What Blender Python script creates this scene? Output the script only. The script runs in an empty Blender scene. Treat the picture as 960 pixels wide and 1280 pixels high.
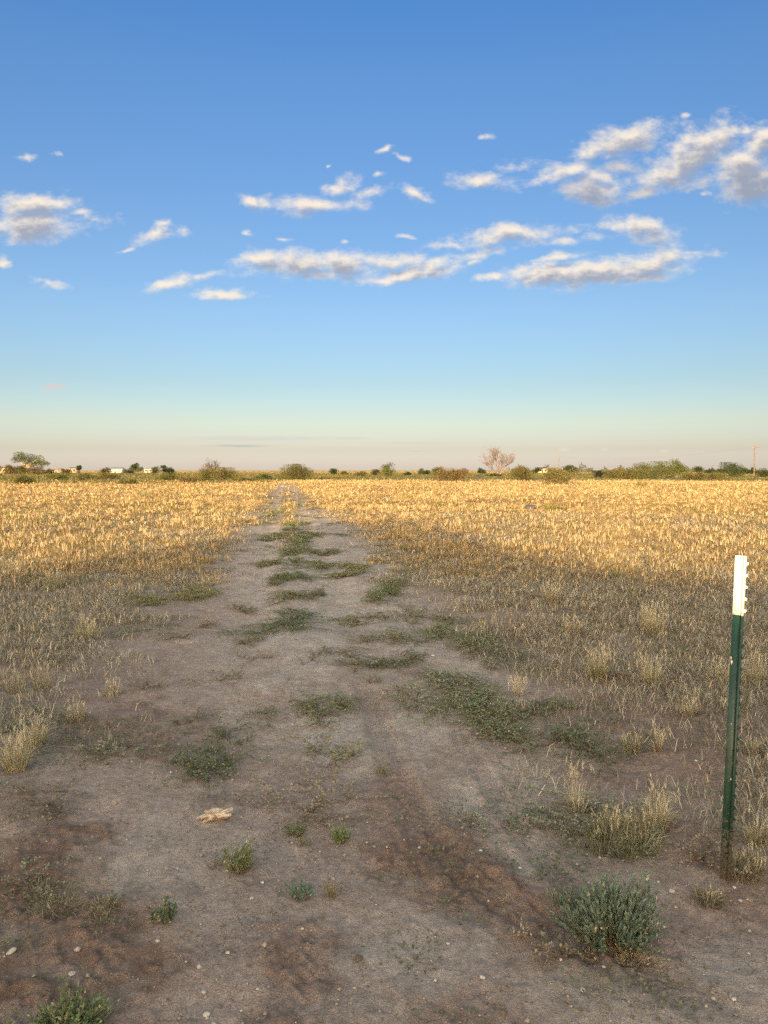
import bpy, math, random
import numpy as np

random.seed(7)
RNG = np.random.default_rng(11)
SC = bpy.context.scene
COL = SC.collection
R = math.radians

# ------------------------------------------------------------------ camera model
FPX = 962.0                      # focal length of the photograph, in its pixels (960 x 1280)
CAM_H = 1.6
PITCH = math.atan(52.0 / FPX)    # horizon sits 52 px above the middle
CP, SP = math.cos(PITCH), math.sin(PITCH)


def ray(px, py):
    xc, yc = (px - 480.0) / FPX, (640.0 - py) / FPX
    return (xc, CP + yc * SP, -SP + yc * CP)


def ground_at(px, py):
    """Point of the flat ground seen at a place of the photograph."""
    d = ray(px, py)
    t = CAM_H / -d[2]
    return d[0] * t, d[1] * t


def project(x, y):
    """Photograph coordinates of ground points (used to author soil patches)."""
    yy = np.maximum(y, 0.05)
    depth = yy * CP + CAM_H * SP
    up = yy * SP - CAM_H * CP
    return 480.0 + FPX * x / depth, 640.0 - FPX * up / depth


# ------------------------------------------------------------------ noise
def _hash(ix, iy, seed):
    h = (ix.astype(np.int64) * 374761393 + iy.astype(np.int64) * 668265263 + seed * 2147483647 + seed * 7919) & 0xFFFFFFFF
    h = ((h ^ (h >> 13)) * 1274126177) & 0xFFFFFFFF
    h = ((h ^ (h >> 15)) * 2246822519) & 0xFFFFFFFF
    return ((h ^ (h >> 16)) & 0xFFFFFF) / float(0xFFFFFF)


def vn(x, y, seed=0):
    x = np.asarray(x, float); y = np.asarray(y, float)
    x0 = np.floor(x); y0 = np.floor(y)
    fx = x - x0; fy = y - y0
    fx = fx * fx * fx * (fx * (fx * 6 - 15) + 10); fy = fy * fy * fy * (fy * (fy * 6 - 15) + 10)
    x0 = x0.astype(np.int64); y0 = y0.astype(np.int64)
    a = _hash(x0, y0, seed); b = _hash(x0 + 1, y0, seed)
    c = _hash(x0, y0 + 1, seed); d = _hash(x0 + 1, y0 + 1, seed)
    return (a * (1 - fx) + b * fx) * (1 - fy) + (c * (1 - fx) + d * fx) * fy


def fbm(x, y, octs=4, seed=0, gain=0.5):
    s = 0.0; a = 1.0; n = 0.0
    for o in range(octs):
        s = s + a * vn(x * 2 ** o + o * 17.3, y * 2 ** o - o * 9.1, seed + o * 31)
        n += a; a *= gain
    return s / n


def sstep(a, b, t):
    t = np.clip((t - a) / (b - a), 0, 1)
    return t * t * (3 - 2 * t)


# ------------------------------------------------------------------ where the track and the grass run
LPX = [(355, 603), (348, 612), (336, 640), (312, 668), (286, 698), (238, 745), (185, 785), (150, 830), (110, 880), (50, 935), (0, 985), (-60, 1040), (-150, 1150)]
RPX = [(358, 603), (364, 612), (392, 640), (432, 662), (466, 695), (500, 735), (545, 775), (590, 815), (640, 850), (690, 900), (735, 950), (785, 1005), (850, 1085), (960, 1200)]
_l = sorted((ground_at(*p)[1], ground_at(*p)[0]) for p in LPX)
_r = sorted((ground_at(*p)[1], ground_at(*p)[0]) for p in RPX)
LD, LX = np.array([p[0] for p in _l]), np.array([p[1] for p in _l])
RD, RX = np.array([p[0] for p in _r]), np.array([p[1] for p in _r])


def edge_dist(x, y):
    """Signed metres into the grass on the left and on the right of the track."""
    return np.interp(y, LD, LX) - x, x - np.interp(y, RD, RX)


def rut_profile(x, y):
    c = -0.128 * y + 0.15
    w = np.exp(-((np.abs(x - c) - 0.52) / 0.22) ** 2)
    return w


def _poly(pts):
    w = sorted((ground_at(*p)[1], ground_at(*p)[0]) for p in pts)
    yy = np.array([p[0] for p in w]); xx = np.array([p[1] for p in w])
    return yy, xx, np.gradient(xx, yy)


GROOVES = [(_poly([(452, 850), (470, 890), (492, 960), (530, 1035), (600, 1100), (690, 1155), (800, 1210), (960, 1300)]), 0.085, 0.013),
           (_poly([(395, 1105), (380, 1160), (366, 1220), (350, 1300)]), 0.07, 0.008),
           (_poly([(565, 900), (600, 960), (660, 1050), (760, 1160), (900, 1300)]), 0.06, 0.006)]


def groove_off(g, x, y):
    yy, xx, sl = g
    return (x - np.interp(y, yy, xx)) / np.sqrt(1 + np.interp(y, yy, sl) ** 2)


def groove(g, x, y, w):
    q = np.exp(-(groove_off(g, x, y) / w) ** 4) * sstep(g[0][0], g[0][0] + .3, y) * sstep(g[0][-1], g[0][-1] - .5, y)
    return q, y * np.sqrt(1 + np.interp(y, g[0], g[2]) ** 2)


def height(x, y):
    x = np.asarray(x, float); y = np.asarray(y, float)
    near = 1.0 / (1.0 + (np.hypot(x, y) / 60.0) ** 2)
    h = 0.075 * (fbm(x * 0.45, y * 0.45, 3, 3) - 0.5)
    h = h + 0.035 * (fbm(x * 2.3, y * 2.3, 3, 5) - 0.5)
    h = h - 0.030 * rut_profile(x, y) * sstep(4.5, 9.0, y)
    el, er = edge_dist(x, y)
    h = h + 0.03 * (sstep(0.0, 0.8, el) + sstep(0.0, 0.8, er)) * (0.4 + fbm(x * 1.2, y * 1.2, 2, 9))
    # two faint knobbly tyre prints that curve over the bare dirt
    for (gr, w, dp) in GROOVES:
        q, al = groove(gr, x, y, w)
        h = h - q * (dp + 0.0045 * np.sin(2 * np.pi * (al * 17 + np.abs(groove_off(gr, x, y)) * 20)))
        # pushed-up rims
        h = h + 0.006 * np.exp(-((np.abs(groove_off(gr, x, y)) - w * 1.25) / (w * .35)) ** 2) * sstep(gr[0][0], gr[0][0] + .3, y) * sstep(gr[0][-1], gr[0][-1] - .3, y)
    return h * near


def fine_height(x, y, px, py, crumb):
    n1 = fbm(x * 11, y * 11, 3, 21)
    n2 = fbm(x * 34, y * 34, 2, 25)
    ridge = 1 - np.abs(2 * fbm(x * 7.0 + 0.4 * n1, y * 7.0, 3, 28) - 1)
    h = 0.012 * (n1 - 0.5) + 0.0055 * (n2 - 0.5) + 0.006 * (ridge - 0.7)
    h = h + crumb * (0.016 * sstep(0.45, 0.75, fbm(x * 24, y * 24, 2, 41)) + 0.020 * (fbm(x * 9, y * 9, 3, 43) - 0.5))
    return h


# ------------------------------------------------------------------ mesh helpers
def mesh_np(name, V, F, colors=None, mat=None, parent=None, smooth=False):
    V = np.asarray(V, np.float32); F = np.asarray(F, np.int32)
    k = F.shape[1]
    me = bpy.data.meshes.new(name)
    me.vertices.add(len(V)); me.vertices.foreach_set('co', V.ravel())
    me.loops.add(F.size); me.loops.foreach_set('vertex_index', F.ravel())
    me.polygons.add(len(F))
    me.polygons.foreach_set('loop_start', np.arange(0, F.size, k, dtype=np.int32))
    try:
        me.polygons.foreach_set('loop_total', np.full(len(F), k, np.int32))
    except Exception:
        pass
    if smooth:
        me.polygons.foreach_set('use_smooth', np.ones(len(F), bool))
    me.update(calc_edges=True)
    if colors is not None:
        c = np.ones((len(V), 4), np.float32); c[:, :3] = colors
        a = me.attributes.new('tint', 'FLOAT_COLOR', 'POINT')
        a.data.foreach_set('color', c.ravel())
    if mat is not None:
        me.materials.append(mat)
    o = bpy.data.objects.new(name, me)
    COL.objects.link(o)
    if parent is not None:
        o.parent = parent
    return o


def tag(o, label, cat, group=None):
    o['label'] = label; o['category'] = cat
    if group:
        o['group'] = group
    return o


def kind(o, k):
    o['kind'] = k
    return o


def thing(name, label, cat, loc, group=None, rz=0.0):
    o = bpy.data.objects.new(name, None)
    o.empty_display_size = 0.1
    COL.objects.link(o)
    o.location = loc; o.rotation_euler = (0, 0, rz)
    return tag(o, label, cat, group)


class MB:
    """Collects boxes, tubes, loose triangles of ONE part."""

    def __init__(self):
        self.V = []; self.F = []; self.C = []; self.n = 0

    def add(self, V, F, c=None):
        V = np.asarray(V, float)
        F = np.asarray(F, int)
        if F.shape[1] == 4:
            F = np.concatenate([F[:, [0, 1, 2]], F[:, [0, 2, 3]]])
        self.V.append(V); self.F.append(F + self.n); self.n += len(V)
        col = np.ones((len(V), 3)) * (np.asarray(c) if c is not None else 1.0)
        self.C.append(col)

    def box(self, x0, x1, y0, y1, z0, z1, c=None):
        V = [(x, y, z) for x in (x0, x1) for y in (y0, y1) for z in (z0, z1)]
        F = [(0, 1, 3, 2), (4, 6, 7, 5), (0, 4, 5, 1), (2, 3, 7, 6), (0, 2, 6, 4), (1, 5, 7, 3)]
        self.add(V, F, c)

    def tube(self, pts, rad, sides=6, c=None, cap=True):
        pts = np.asarray(pts, float); n = len(pts)
        rad = np.ones(n) * rad
        T = np.gradient(pts, axis=0)
        T /= np.maximum(np.linalg.norm(T, axis=1)[:, None], 1e-9)
        ref = np.array([0.31, 0.17, 0.94]) if abs(T[0][2]) < 0.8 else np.array([0.95, 0.3, 0.1])
        A = np.cross(T, ref); A /= np.maximum(np.linalg.norm(A, axis=1)[:, None], 1e-9)
        B = np.cross(T, A)
        an = np.linspace(0, 2 * np.pi, sides, endpoint=False)
        V = (pts[:, None, :] + rad[:, None, None] * (np.cos(an)[None, :, None] * A[:, None, :] + np.sin(an)[None, :, None] * B[:, None, :])).reshape(-1, 3)
        F = []
        for i in range(n - 1):
            for j in range(sides):
                k = (j + 1) % sides
                F.append((i * sides + j, i * sides + k, (i + 1) * sides + k, (i + 1) * sides + j))
        self.add(V, F, c)
        if cap:
            V2 = np.concatenate([V[-sides:], pts[-1:]]); F2 = [(j, (j + 1) % sides, sides) for j in range(sides)]
            self.add(V2, F2, c)

    def prism(self, poly, axis, a0, a1, c=None):
        """Extrudes a polygon. axis 'y': poly in (x,z); axis 'x': poly in (y,z); axis 'z': poly in (x,y)."""
        n = len(poly); V = []
        for a in (a0, a1):
            for p in poly:
                V.append({'y': (p[0], a, p[1]), 'x': (a, p[0], p[1]), 'z': (p[0], p[1], a)}[axis])
        F = [(i, (i + 1) % n, n + (i + 1) % n, n + i) for i in range(n)]
        self.add(V, F, c)
        ctr0 = np.mean(V[:n], axis=0); ctr1 = np.mean(V[n:], axis=0)
        self.add(V[:n] + [tuple(ctr0)], [((i + 1) % n, i, n) for i in range(n)], c)
        self.add(V[n:] + [tuple(ctr1)], [(i, (i + 1) % n, n) for i in range(n)], c)

    def build(self, name, mat, parent=None, smooth=False):
        return mesh_np(name, np.concatenate(self.V), np.concatenate(self.F), np.concatenate(self.C), mat, parent, smooth)


def blades(P, H, az, lean, W, C, tipmul=1.15, curl=0.35):
    """Curved tapering blades: 5 vertices, 3 triangles each, as arrays."""
    n = len(P)
    dx, dy = np.cos(az), np.sin(az)
    fa = az + RNG.uniform(-1.3, 1.3, n) + np.pi / 2
    sx, sy = np.cos(fa) * W * 0.5, np.sin(fa) * W * 0.5
    k = 1.0 / np.sqrt(1 + lean ** 2)          # a leaning blade keeps its length
    h1, h2 = H * (0.35 + 0.30 * k), H * k
    l1 = lean * k * H * (0.5 - 0.5 * curl); l2 = lean * k * H
    z = np.zeros(n)
    base = P
    mid = P + np.stack([dx * l1, dy * l1, h1], 1)
    tip = P + np.stack([dx * l2, dy * l2, h2], 1)
    s = np.stack([sx, sy, z], 1)
    V = np.stack([base - s, base + s, mid - s * 0.75, mid + s * 0.75, tip], 1).reshape(-1, 3)
    i = np.arange(n)[:, None] * 5
    F = np.concatenate([i + np.array([[0, 1, 3]]), i + np.array([[0, 3, 2]]), i + np.array([[2, 3, 4]])])
    Cc = np.repeat(C[:, None, :], 5, 1)
    Cc[:, 4, :] *= tipmul
    return V, F, np.clip(Cc.reshape(-1, 3), 0, 0.95)


def leaves(P, D, N, L, W, C, fold=0.25):
    """Folded diamond leaves: base, two sides, tip. P base, D direction, N rough normal."""
    D = D / np.maximum(np.linalg.norm(D, axis=1)[:, None], 1e-9)
    S = np.cross(D, N); S /= np.maximum(np.linalg.norm(S, axis=1)[:, None], 1e-9)
    U = np.cross(S, D)
    L = L[:, None]; W = W[:, None]
    a = P; t = P + D * L
    m = P + D * L * 0.5 + U * W * fold
    V = np.stack([a, m + S * W * 0.5, t, m - S * W * 0.5], 1).reshape(-1, 3)
    # keep the spine low so that the leaf is folded
    i = np.arange(len(P))[:, None] * 4
    F = np.concatenate([i + np.array([[0, 1, 2]]), i + np.array([[0, 2, 3]])])
    return V, F, np.repeat(C, 4, 0)


def jitter(base, n, amt=0.18):
    base = np.asarray(base, float)
    k = RNG.normal(1.0, amt, (n, 1)); t = RNG.normal(1.0, amt * 0.35, (n, 3))
    return np.clip(base * np.clip(k, 0.35, 1.9) * t, 0.005, 0.9)


# ------------------------------------------------------------------ materials
def new_mat(name):
    m = bpy.data.materials.new(name); m.use_nodes = True
    nt = m.node_tree; nt.nodes.clear()
    out = nt.nodes.new('ShaderNodeOutputMaterial')
    return m, nt, out


def N(nt, typ, **kw):
    n = nt.nodes.new(typ)
    for k, v in kw.items():
        if k == 'inp':
            for kk, vv in v.items():
                n.inputs[kk].default_value = vv
        else:
            setattr(n, k, v)
    return n


def plant_mat(name, trans=0.25, rough=0.7, noise_scale=40.0, spec=0.2):
    m, nt, out = new_mat(name)
    at = N(nt, 'ShaderNodeAttribute', attribute_name='tint')
    geo = N(nt, 'ShaderNodeNewGeometry')
    nz = N(nt, 'ShaderNodeTexNoise', inp={'Scale': noise_scale, 'Detail': 2.0})
    nt.links.new(geo.outputs['Position'], nz.inputs['Vector'])
    mr = N(nt, 'ShaderNodeMapRange', inp={'To Min': 0.72, 'To Max': 1.28})
    nt.links.new(nz.outputs['Fac'], mr.inputs['Value'])
    mul = N(nt, 'ShaderNodeVectorMath', operation='SCALE')
    nt.links.new(at.outputs['Color'], mul.inputs[0]); nt.links.new(mr.outputs[0], mul.inputs['Scale'])
    b = N(nt, 'ShaderNodeBsdfPrincipled', inp={'Roughness': rough, 'Specular IOR Level': spec})
    nt.links.new(mul.outputs[0], b.inputs['Base Color'])
    tr = N(nt, 'ShaderNodeBsdfTranslucent')
    nt.links.new(mul.outputs[0], tr.inputs['Color'])
    mx = N(nt, 'ShaderNodeMixShader', inp={'Fac': trans})
    nt.links.new(b.outputs[0], mx.inputs[1]); nt.links.new(tr.outputs[0], mx.inputs[2])
    nt.links.new(mx.outputs[0], out.inputs['Surface'])
    return m


def solid_mat(name, col, rough=0.7, var=0.25, scale=12.0, bump=0.0, bump_scale=60.0, spec=0.3, dark=None, stretch=None, metallic=0.0):
    """Procedural: two tones mixed by noise over object coordinates, with bump."""
    m, nt, out = new_mat(name)
    tc = N(nt, 'ShaderNodeTexCoord')
    src = tc.outputs['Object']
    if stretch:
        mp = N(nt, 'ShaderNodeMapping', inp={'Scale': stretch})
        nt.links.new(src, mp.inputs['Vector']); src = mp.outputs[0]
    nz = N(nt, 'ShaderNodeTexNoise', inp={'Scale': scale, 'Detail': 6.0, 'Roughness': 0.65})
    nt.links.new(src, nz.inputs['Vector'])
    rp = N(nt, 'ShaderNodeValToRGB')
    c = np.array(col)
    lo = np.array(dark) if dark is not None else c * (1 - var)
    rp.color_ramp.elements[0].position = 0.35; rp.color_ramp.elements[0].color = (*lo, 1)
    rp.color_ramp.elements[1].position = 0.65; rp.color_ramp.elements[1].color = (*np.clip(c * (1 + var * 0.4), 0, 0.95), 1)
    nt.links.new(nz.outputs['Fac'], rp.inputs['Fac'])
    b = N(nt, 'ShaderNodeBsdfPrincipled', inp={'Roughness': rough, 'Specular IOR Level': spec, 'Metallic': metallic})
    nt.links.new(rp.outputs['Color'], b.inputs['Base Color'])
    if bump:
        n2 = N(nt, 'ShaderNodeTexNoise', inp={'Scale': bump_scale, 'Detail': 5.0})
        nt.links.new(src, n2.inputs['Vector'])
        bp = N(nt, 'ShaderNodeBump', inp={'Strength': bump, 'Distance': 0.01})
        nt.links.new(n2.outputs['Fac'], bp.inputs['Height']); nt.links.new(bp.outputs[0], b.inputs['Normal'])
    nt.links.new(b.outputs[0], out.inputs['Surface'])
    return m


M_GRASS = plant_mat('dry_grass', 0.34, 0.75, 60.0)
M_LEAF = plant_mat('weed_leaf', 0.18, 0.6, 90.0, 0.3)
M_CROWN = plant_mat('bush_foliage', 0.28, 0.7, 2.0)
M_TWIG = plant_mat('twig_bark', 0.0, 0.85, 30.0, 0.1)
M_STONE = solid_mat('pale_stone', (0.50, 0.44, 0.36), 0.85, 0.25, 25.0, 0.6, 90.0)
M_CHALK = solid_mat('chalky_stone', (0.56, 0.52, 0.45), 0.9, 0.2, 25.0, 0.6, 90.0)


def ground_material():
    m, nt, out = new_mat('prairie_soil')
    L = nt.links.new
    at = N(nt, 'ShaderNodeAttribute', attribute_name='tint')
    geo = N(nt, 'ShaderNodeNewGeometry')
    pos = geo.outputs['Position']

    def noise(scale, detail=5.0, rough=0.6, dist=0.0):
        n = N(nt, 'ShaderNodeTexNoise', inp={'Scale': scale, 'Detail': detail, 'Roughness': rough, 'Distortion': dist})
        L(pos, n.inputs['Vector']); return n.outputs['Fac']

    def rng(v, a, b, c, d):
        n = N(nt, 'ShaderNodeMapRange', inp={'From Min': a, 'From Max': b, 'To Min': c, 'To Max': d})
        L(v, n.inputs['Value']); return n.outputs[0]

    def mul(a, b):
        n = N(nt, 'ShaderNodeMath', operation='MULTIPLY'); L(a, n.inputs[0])
        if isinstance(b, float): n.inputs[1].default_value = b
        else: L(b, n.inputs[1])
        return n.outputs[0]

    def add(a, b):
        n = N(nt, 'ShaderNodeMath', operation='ADD'); L(a, n.inputs[0]); L(b, n.inputs[1]); return n.outputs[0]
    big = noise(5.0, 6.0, 0.7)
    mid = noise(28.0, 5.0, 0.7)
    fin = noise(170.0, 4.0, 0.7)
    vmul = mul(mul(rng(big, 0.3, 0.7, 0.80, 1.20), rng(mid, 0.3, 0.7, 0.76, 1.24)), rng(fin, 0.3, 0.7, 0.66, 1.34))
    sc = N(nt, 'ShaderNodeVectorMath', operation='SCALE'); L(at.outputs['Color'], sc.inputs[0]); L(vmul, sc.inputs['Scale'])
    # dark organic crumbs and pale grit, each with a shape of its own
    v1 = N(nt, 'ShaderNodeTexVoronoi', inp={'Scale': 55.0, 'Randomness': 1.0}); L(pos, v1.inputs['Vector'])
    crumb_on = rng(noise(9.0, 3.0), 0.52, 0.62, 0.0, 1.0)
    dark = mul(mul(rng(v1.outputs['Distance'], 0.22, 0.34, 1.0, 0.0), crumb_on), 0.55)
    mix1 = N(nt, 'ShaderNodeMix', data_type='RGBA', inp={7: (0.085, 0.065, 0.048, 1)})
    L(dark, mix1.inputs[0]); L(sc.outputs[0], mix1.inputs[6])
    v2 = N(nt, 'ShaderNodeTexVoronoi', inp={'Scale': 38.0, 'Randomness': 1.0}); L(pos, v2.inputs['Vector'])
    sep = N(nt, 'ShaderNodeSeparateColor'); L(v2.outputs['Color'], sep.inputs[0])
    grit = mul(rng(v2.outputs['Distance'], 0.10, 0.20, 1.0, 0.0), rng(sep.outputs[0], 0.86, 0.90, 0.0, 0.75))
    mix2 = N(nt, 'ShaderNodeMix', data_type='RGBA', inp={7: (0.52, 0.46, 0.38, 1)})
    L(grit, mix2.inputs[0]); L(mix1.outputs[2], mix2.inputs[6])
    b = N(nt, 'ShaderNodeBsdfPrincipled', inp={'Roughness': 0.95, 'Specular IOR Level': 0.1})
    L(mix2.outputs[2], b.inputs['Base Color'])
    # crust cracks: thin edges of cells
    v3 = N(nt, 'ShaderNodeTexVoronoi', feature='DISTANCE_TO_EDGE', inp={'Scale': 16.0}); 
    wv = N(nt, 'ShaderNodeTexNoise', inp={'Scale': 14.0, 'Detail': 4.0}); L(pos, wv.inputs['Vector'])
    va = N(nt, 'ShaderNodeVectorMath', operation='MULTIPLY_ADD', inp={1: (0.10, 0.10, 0.10)}); L(wv.outputs['Color'], va.inputs[0]); L(pos, va.inputs[2])
    L(va.outputs[0], v3.inputs['Vector'])
    crack = rng(v3.outputs['Distance'], 0.0, 0.06, 0.0, 1.0)
    crk = N(nt, 'ShaderNodeMix', data_type='RGBA', inp={7: (0.13, 0.095, 0.07, 1)})
    L(mul(rng(v3.outputs['Distance'], 0.0, 0.035, 0.6, 0.0), rng(noise(3.0, 3.0), 0.5, 0.62, 0.0, 1.0)), crk.inputs[0]); L(mix2.outputs[2], crk.inputs[6]); L(crk.outputs[2], b.inputs['Base Color'])
    hgt = add(add(mul(mid, 1.0), mul(fin, 0.45)), add(mul(crack, 0.12), mul(grit, 0.5)))
    bp = N(nt, 'ShaderNodeBump', inp={'Strength': 1.0, 'Distance': 0.022}); L(hgt, bp.inputs['Height'])
    L(bp.outputs[0], b.inputs['Normal'])
    L(b.outputs[0], out.inputs['Surface'])
    return m


# ------------------------------------------------------------------ ground
RED = np.array((0.205, 0.128, 0.090)); TAN = np.array((0.362, 0.282, 0.228)); PALE = np.array((0.455, 0.390, 0.325))
LITTER = np.array((0.255, 0.205, 0.140)); OLIVE = np.array((0.17, 0.15, 0.065)); STRAW = np.array((0.42, 0.31, 0.15))
# (px, py, rx, ry, strength): patches of red-brown loose soil, and of pale packed crust
REDS = [(20, 1110, 130, 80, 1.0), (110, 1180, 130, 60, 1.0), (30, 1240, 150, 70, 1.0), (150, 915, 110, 35, .75), (40, 1010, 60, 30, .4),
        (505, 1010, 55, 45, .55), (540, 1060, 75, 38, 1.0), (610, 1100, 75, 34, .9), (680, 1135, 60, 30, .8), (720, 1190, 90, 25, .4), (375, 1200, 60, 50, .75),
        (350, 1265, 70, 40, .7), (600, 1255, 80, 40, .55), (840, 935, 120, 70, .65), (900, 1060, 60, 40, .6), (930, 1110, 60, 40, .5),
        (770, 890, 60, 25, .5), (560, 1010, 40, 20, .35), (90, 840, 120, 30, .4), (640, 990, 40, 20, .2), (250, 1000, 60, 20, .25)]
PALES = [(470, 905, 130, 60, .7), (640, 1020, 80, 70, .9), (420, 800, 130, 70, .8), (400, 720, 110, 50, .9), (560, 830, 70, 40, .6), (230, 1060, 120, 60, .35),
         (860, 1230, 140, 60, .5), (480, 1180, 130, 60, .4), (370, 665, 70, 25, .5), (700, 1230, 120, 30, .3), (290, 820, 100, 50, .3)]


def patch_mask(px, py, x, y, items, seed):
    m = np.zeros_like(px)
    w = (fbm(x * 3.0, y * 3.0, 4, seed) - 0.5) * 1.5 + (fbm(x * 14.0, y * 14.0, 3, seed + 5) - 0.5) * 0.8
    for (cx, cy, rx, ry, s) in items:
        r = np.sqrt(((px - cx) / rx) ** 2 + ((py - cy) / ry) ** 2)
        m = np.maximum(m, s * sstep(1.45, 0.35, r + w))
    return m


def soil(x, y):
    px, py = project(x, y)
    front = (y > 0.8)
    d = np.hypot(x, y)
    el, er = edge_dist(x, y)
    n = fbm(x * 1.3, y * 1.3, 4, 51)
    n2 = fbm(x * 6, y * 6, 3, 57)
    lit = np.clip(sstep(-0.3, 1.3, el + (n - .5) * 1.4) + sstep(-0.3, 1.3, er + (n - .5) * 1.4), 0, 1) * sstep(1.5, 6.5, y)
    c = TAN[None] * (0.90 + 0.2 * n2)[:, None]
    pm = np.where(front, patch_mask(px, py, x, y, PALES, 61), 0.2)
    c = c * (1 - pm[:, None]) + PALE * pm[:, None]
    lm = lit * (0.45 + 0.5 * sstep(0.35, 0.65, n))
    c = c * (1 - lm[:, None]) + LITTER * lm[:, None]
    rm = np.where(front, patch_mask(px, py, x, y, REDS, 71), 0.0)
    rm = np.maximum(rm, 0.24 * sstep(0.55, 0.72, fbm(x * 0.9 + 4, y * 0.9, 4, 77)) * sstep(20, 8, d))
    fl = 0.80 + 0.20 * sstep(.35, .60, fbm(x * 17, y * 17, 3, 79))
    c = c * (1 - (rm * fl)[:, None] * 0.9) + RED * (rm * fl)[:, None] * 0.9
    q0, _ = groove(GROOVES[0][0], x, y, 0.13); q1, _ = groove(GROOVES[1][0], x, y, 0.10)
    qq = np.clip(q0 * .40 + q1 * .40, 0, 1) * (0.55 + .45 * sstep(.35, .6, n2))
    c = c * (1 - qq[:, None]) + np.array((0.26, 0.175, 0.128)) * qq[:, None]
    ru = rut_profile(x, y) * sstep(7, 12, y) * 0.8
    c = c * (1 - ru[:, None]) + (np.array((0.47, 0.38, 0.30)) + np.array((.07, .02, -.01)) * sstep(16, 26, d)[:, None]) * ru[:, None]  # sunlit warmth painted into the colour of the far ruts
    # far away: straw, then an olive belt, then pale plain
    f1 = sstep(12, 30, d) * lit * (1 - ru)
    c = c * (1 - f1[:, None] * .6) + STRAW * f1[:, None] * .6
    big = fbm(x * 0.02, y * 0.008, 4, 81)
    f2 = sstep(95, 150, d + (big - .5) * 60)
    c = c * (1 - f2[:, None]) + (OLIVE * (0.8 + 0.5 * big[:, None])) * f2[:, None]
    f3 = sstep(300, 900, d + (big - .5) * 500)
    c = c * (1 - f3[:, None]) + (np.array((0.36, 0.29, 0.15)) * (0.7 + 0.6 * fbm(x * .004, y * .0012, 3, 85)[:, None])) * f3[:, None]
    return c, rm, lit


def build_ground():
    fine = np.linspace(R(-36), R(36), 540)
    coarse = np.linspace(R(36), R(324), 72)[1:-1]
    ang = np.concatenate([fine, coarse]); na = len(ang)
    rad = [0.05, 0.3, 0.6, 0.9, 1.2, 1.45]
    r = 1.6
    while r < 9000:
        rad.append(r)
        r *= 1.0052 if r < 30 else (1.02 if r < 220 else 1.09)
    rad = np.array(rad); nr = len(rad)
    A, D = np.meshgrid(ang, rad)
    x = (np.sin(A) * D).ravel(); y = (np.cos(A) * D).ravel()
    c, rm, lit = soil(x, y)
    px, py = project(x, y)
    z = height(x, y)
    nearw = sstep(45, 12, D.ravel())
    z = z + nearw * fine_height(x, y, px, py, np.clip(rm * 0.9 + lit * 0.5, 0, 1))
    V = np.stack([x, y, z], 1)
    i = np.arange(nr - 1)[:, None] * na; j = np.arange(na)[None, :]; k = (j + 1) % na
    F = np.stack([i + j, i + na + j, i + na + k, i + k], 2).reshape(-1, 4)
    V = np.concatenate([V, [[0, 0, float(height(np.array([0.]), np.array([0.]))[0])]]]); c = np.concatenate([c, c[:1]])
    o = mesh_np('ground', V, F, c, ground_material(), None, True)
    kind(o, 'structure')
    return o


build_ground()


def gz(x, y):
    a = np.array([x], float); b = np.array([y], float)
    c, rm, lit = soil(a, b)
    return float((height(a, b) + sstep(45, 12, np.hypot(a, b)) * fine_height(a, b, None, None, np.clip(rm * .9 + lit * .5, 0, 1)))[0])


def gz_v(x, y):
    c, rm, lit = soil(x, y)
    return height(x, y) + sstep(45, 12, np.hypot(x, y)) * fine_height(x, y, None, None, np.clip(rm * .9 + lit * .5, 0, 1))


# ------------------------------------------------------------------ the dry grass of the field (nobody could count it)
STRAWS = np.array([(0.43, 0.300, 0.125), (0.53, 0.395, 0.195), (0.36, 0.245, 0.10), (0.28, 0.19, 0.085), (0.26, 0.23, 0.085), (0.19, 0.13, 0.065)])


def grass_density(x, y):
    el, er = edge_dist(x, y)
    n = fbm(x * 0.8, y * 0.8, 3, 101); n2 = fbm(x * 2.6, y * 2.6, 2, 105)
    j = (n - .5) * 1.6 + (n2 - .5) * 0.9
    dl = sstep(0.0, 1.4, el + j) * np.interp(y, [2, 4, 6, 9, 14], [0.12, 0.30, 0.55, 0.85, 1.0])
    dr = sstep(0.0, 1.6, er + j) * np.interp(y, [2, 4, 6, 9, 14], [0.10, 0.32, 0.7, 0.95, 1.0])
    dens = np.maximum(dl, dr)
    # strip between the wheel ruts, farther out
    c = -0.128 * y + 0.15
    strip = np.exp(-((x - c) / 0.28) ** 2) * sstep(13, 26, y) * 0.6 * sstep(.35, .6, n)
    dens = np.maximum(dens, strip)
    # bare gaps
    dens = dens * (0.25 + 0.75 * sstep(0.30, 0.52, fbm(x * 0.55 + 9, y * 0.40, 3, 111)))
    dens = dens * (0.35 + 0.65 * sstep(0.30, 0.55, n2))
    return dens


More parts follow.
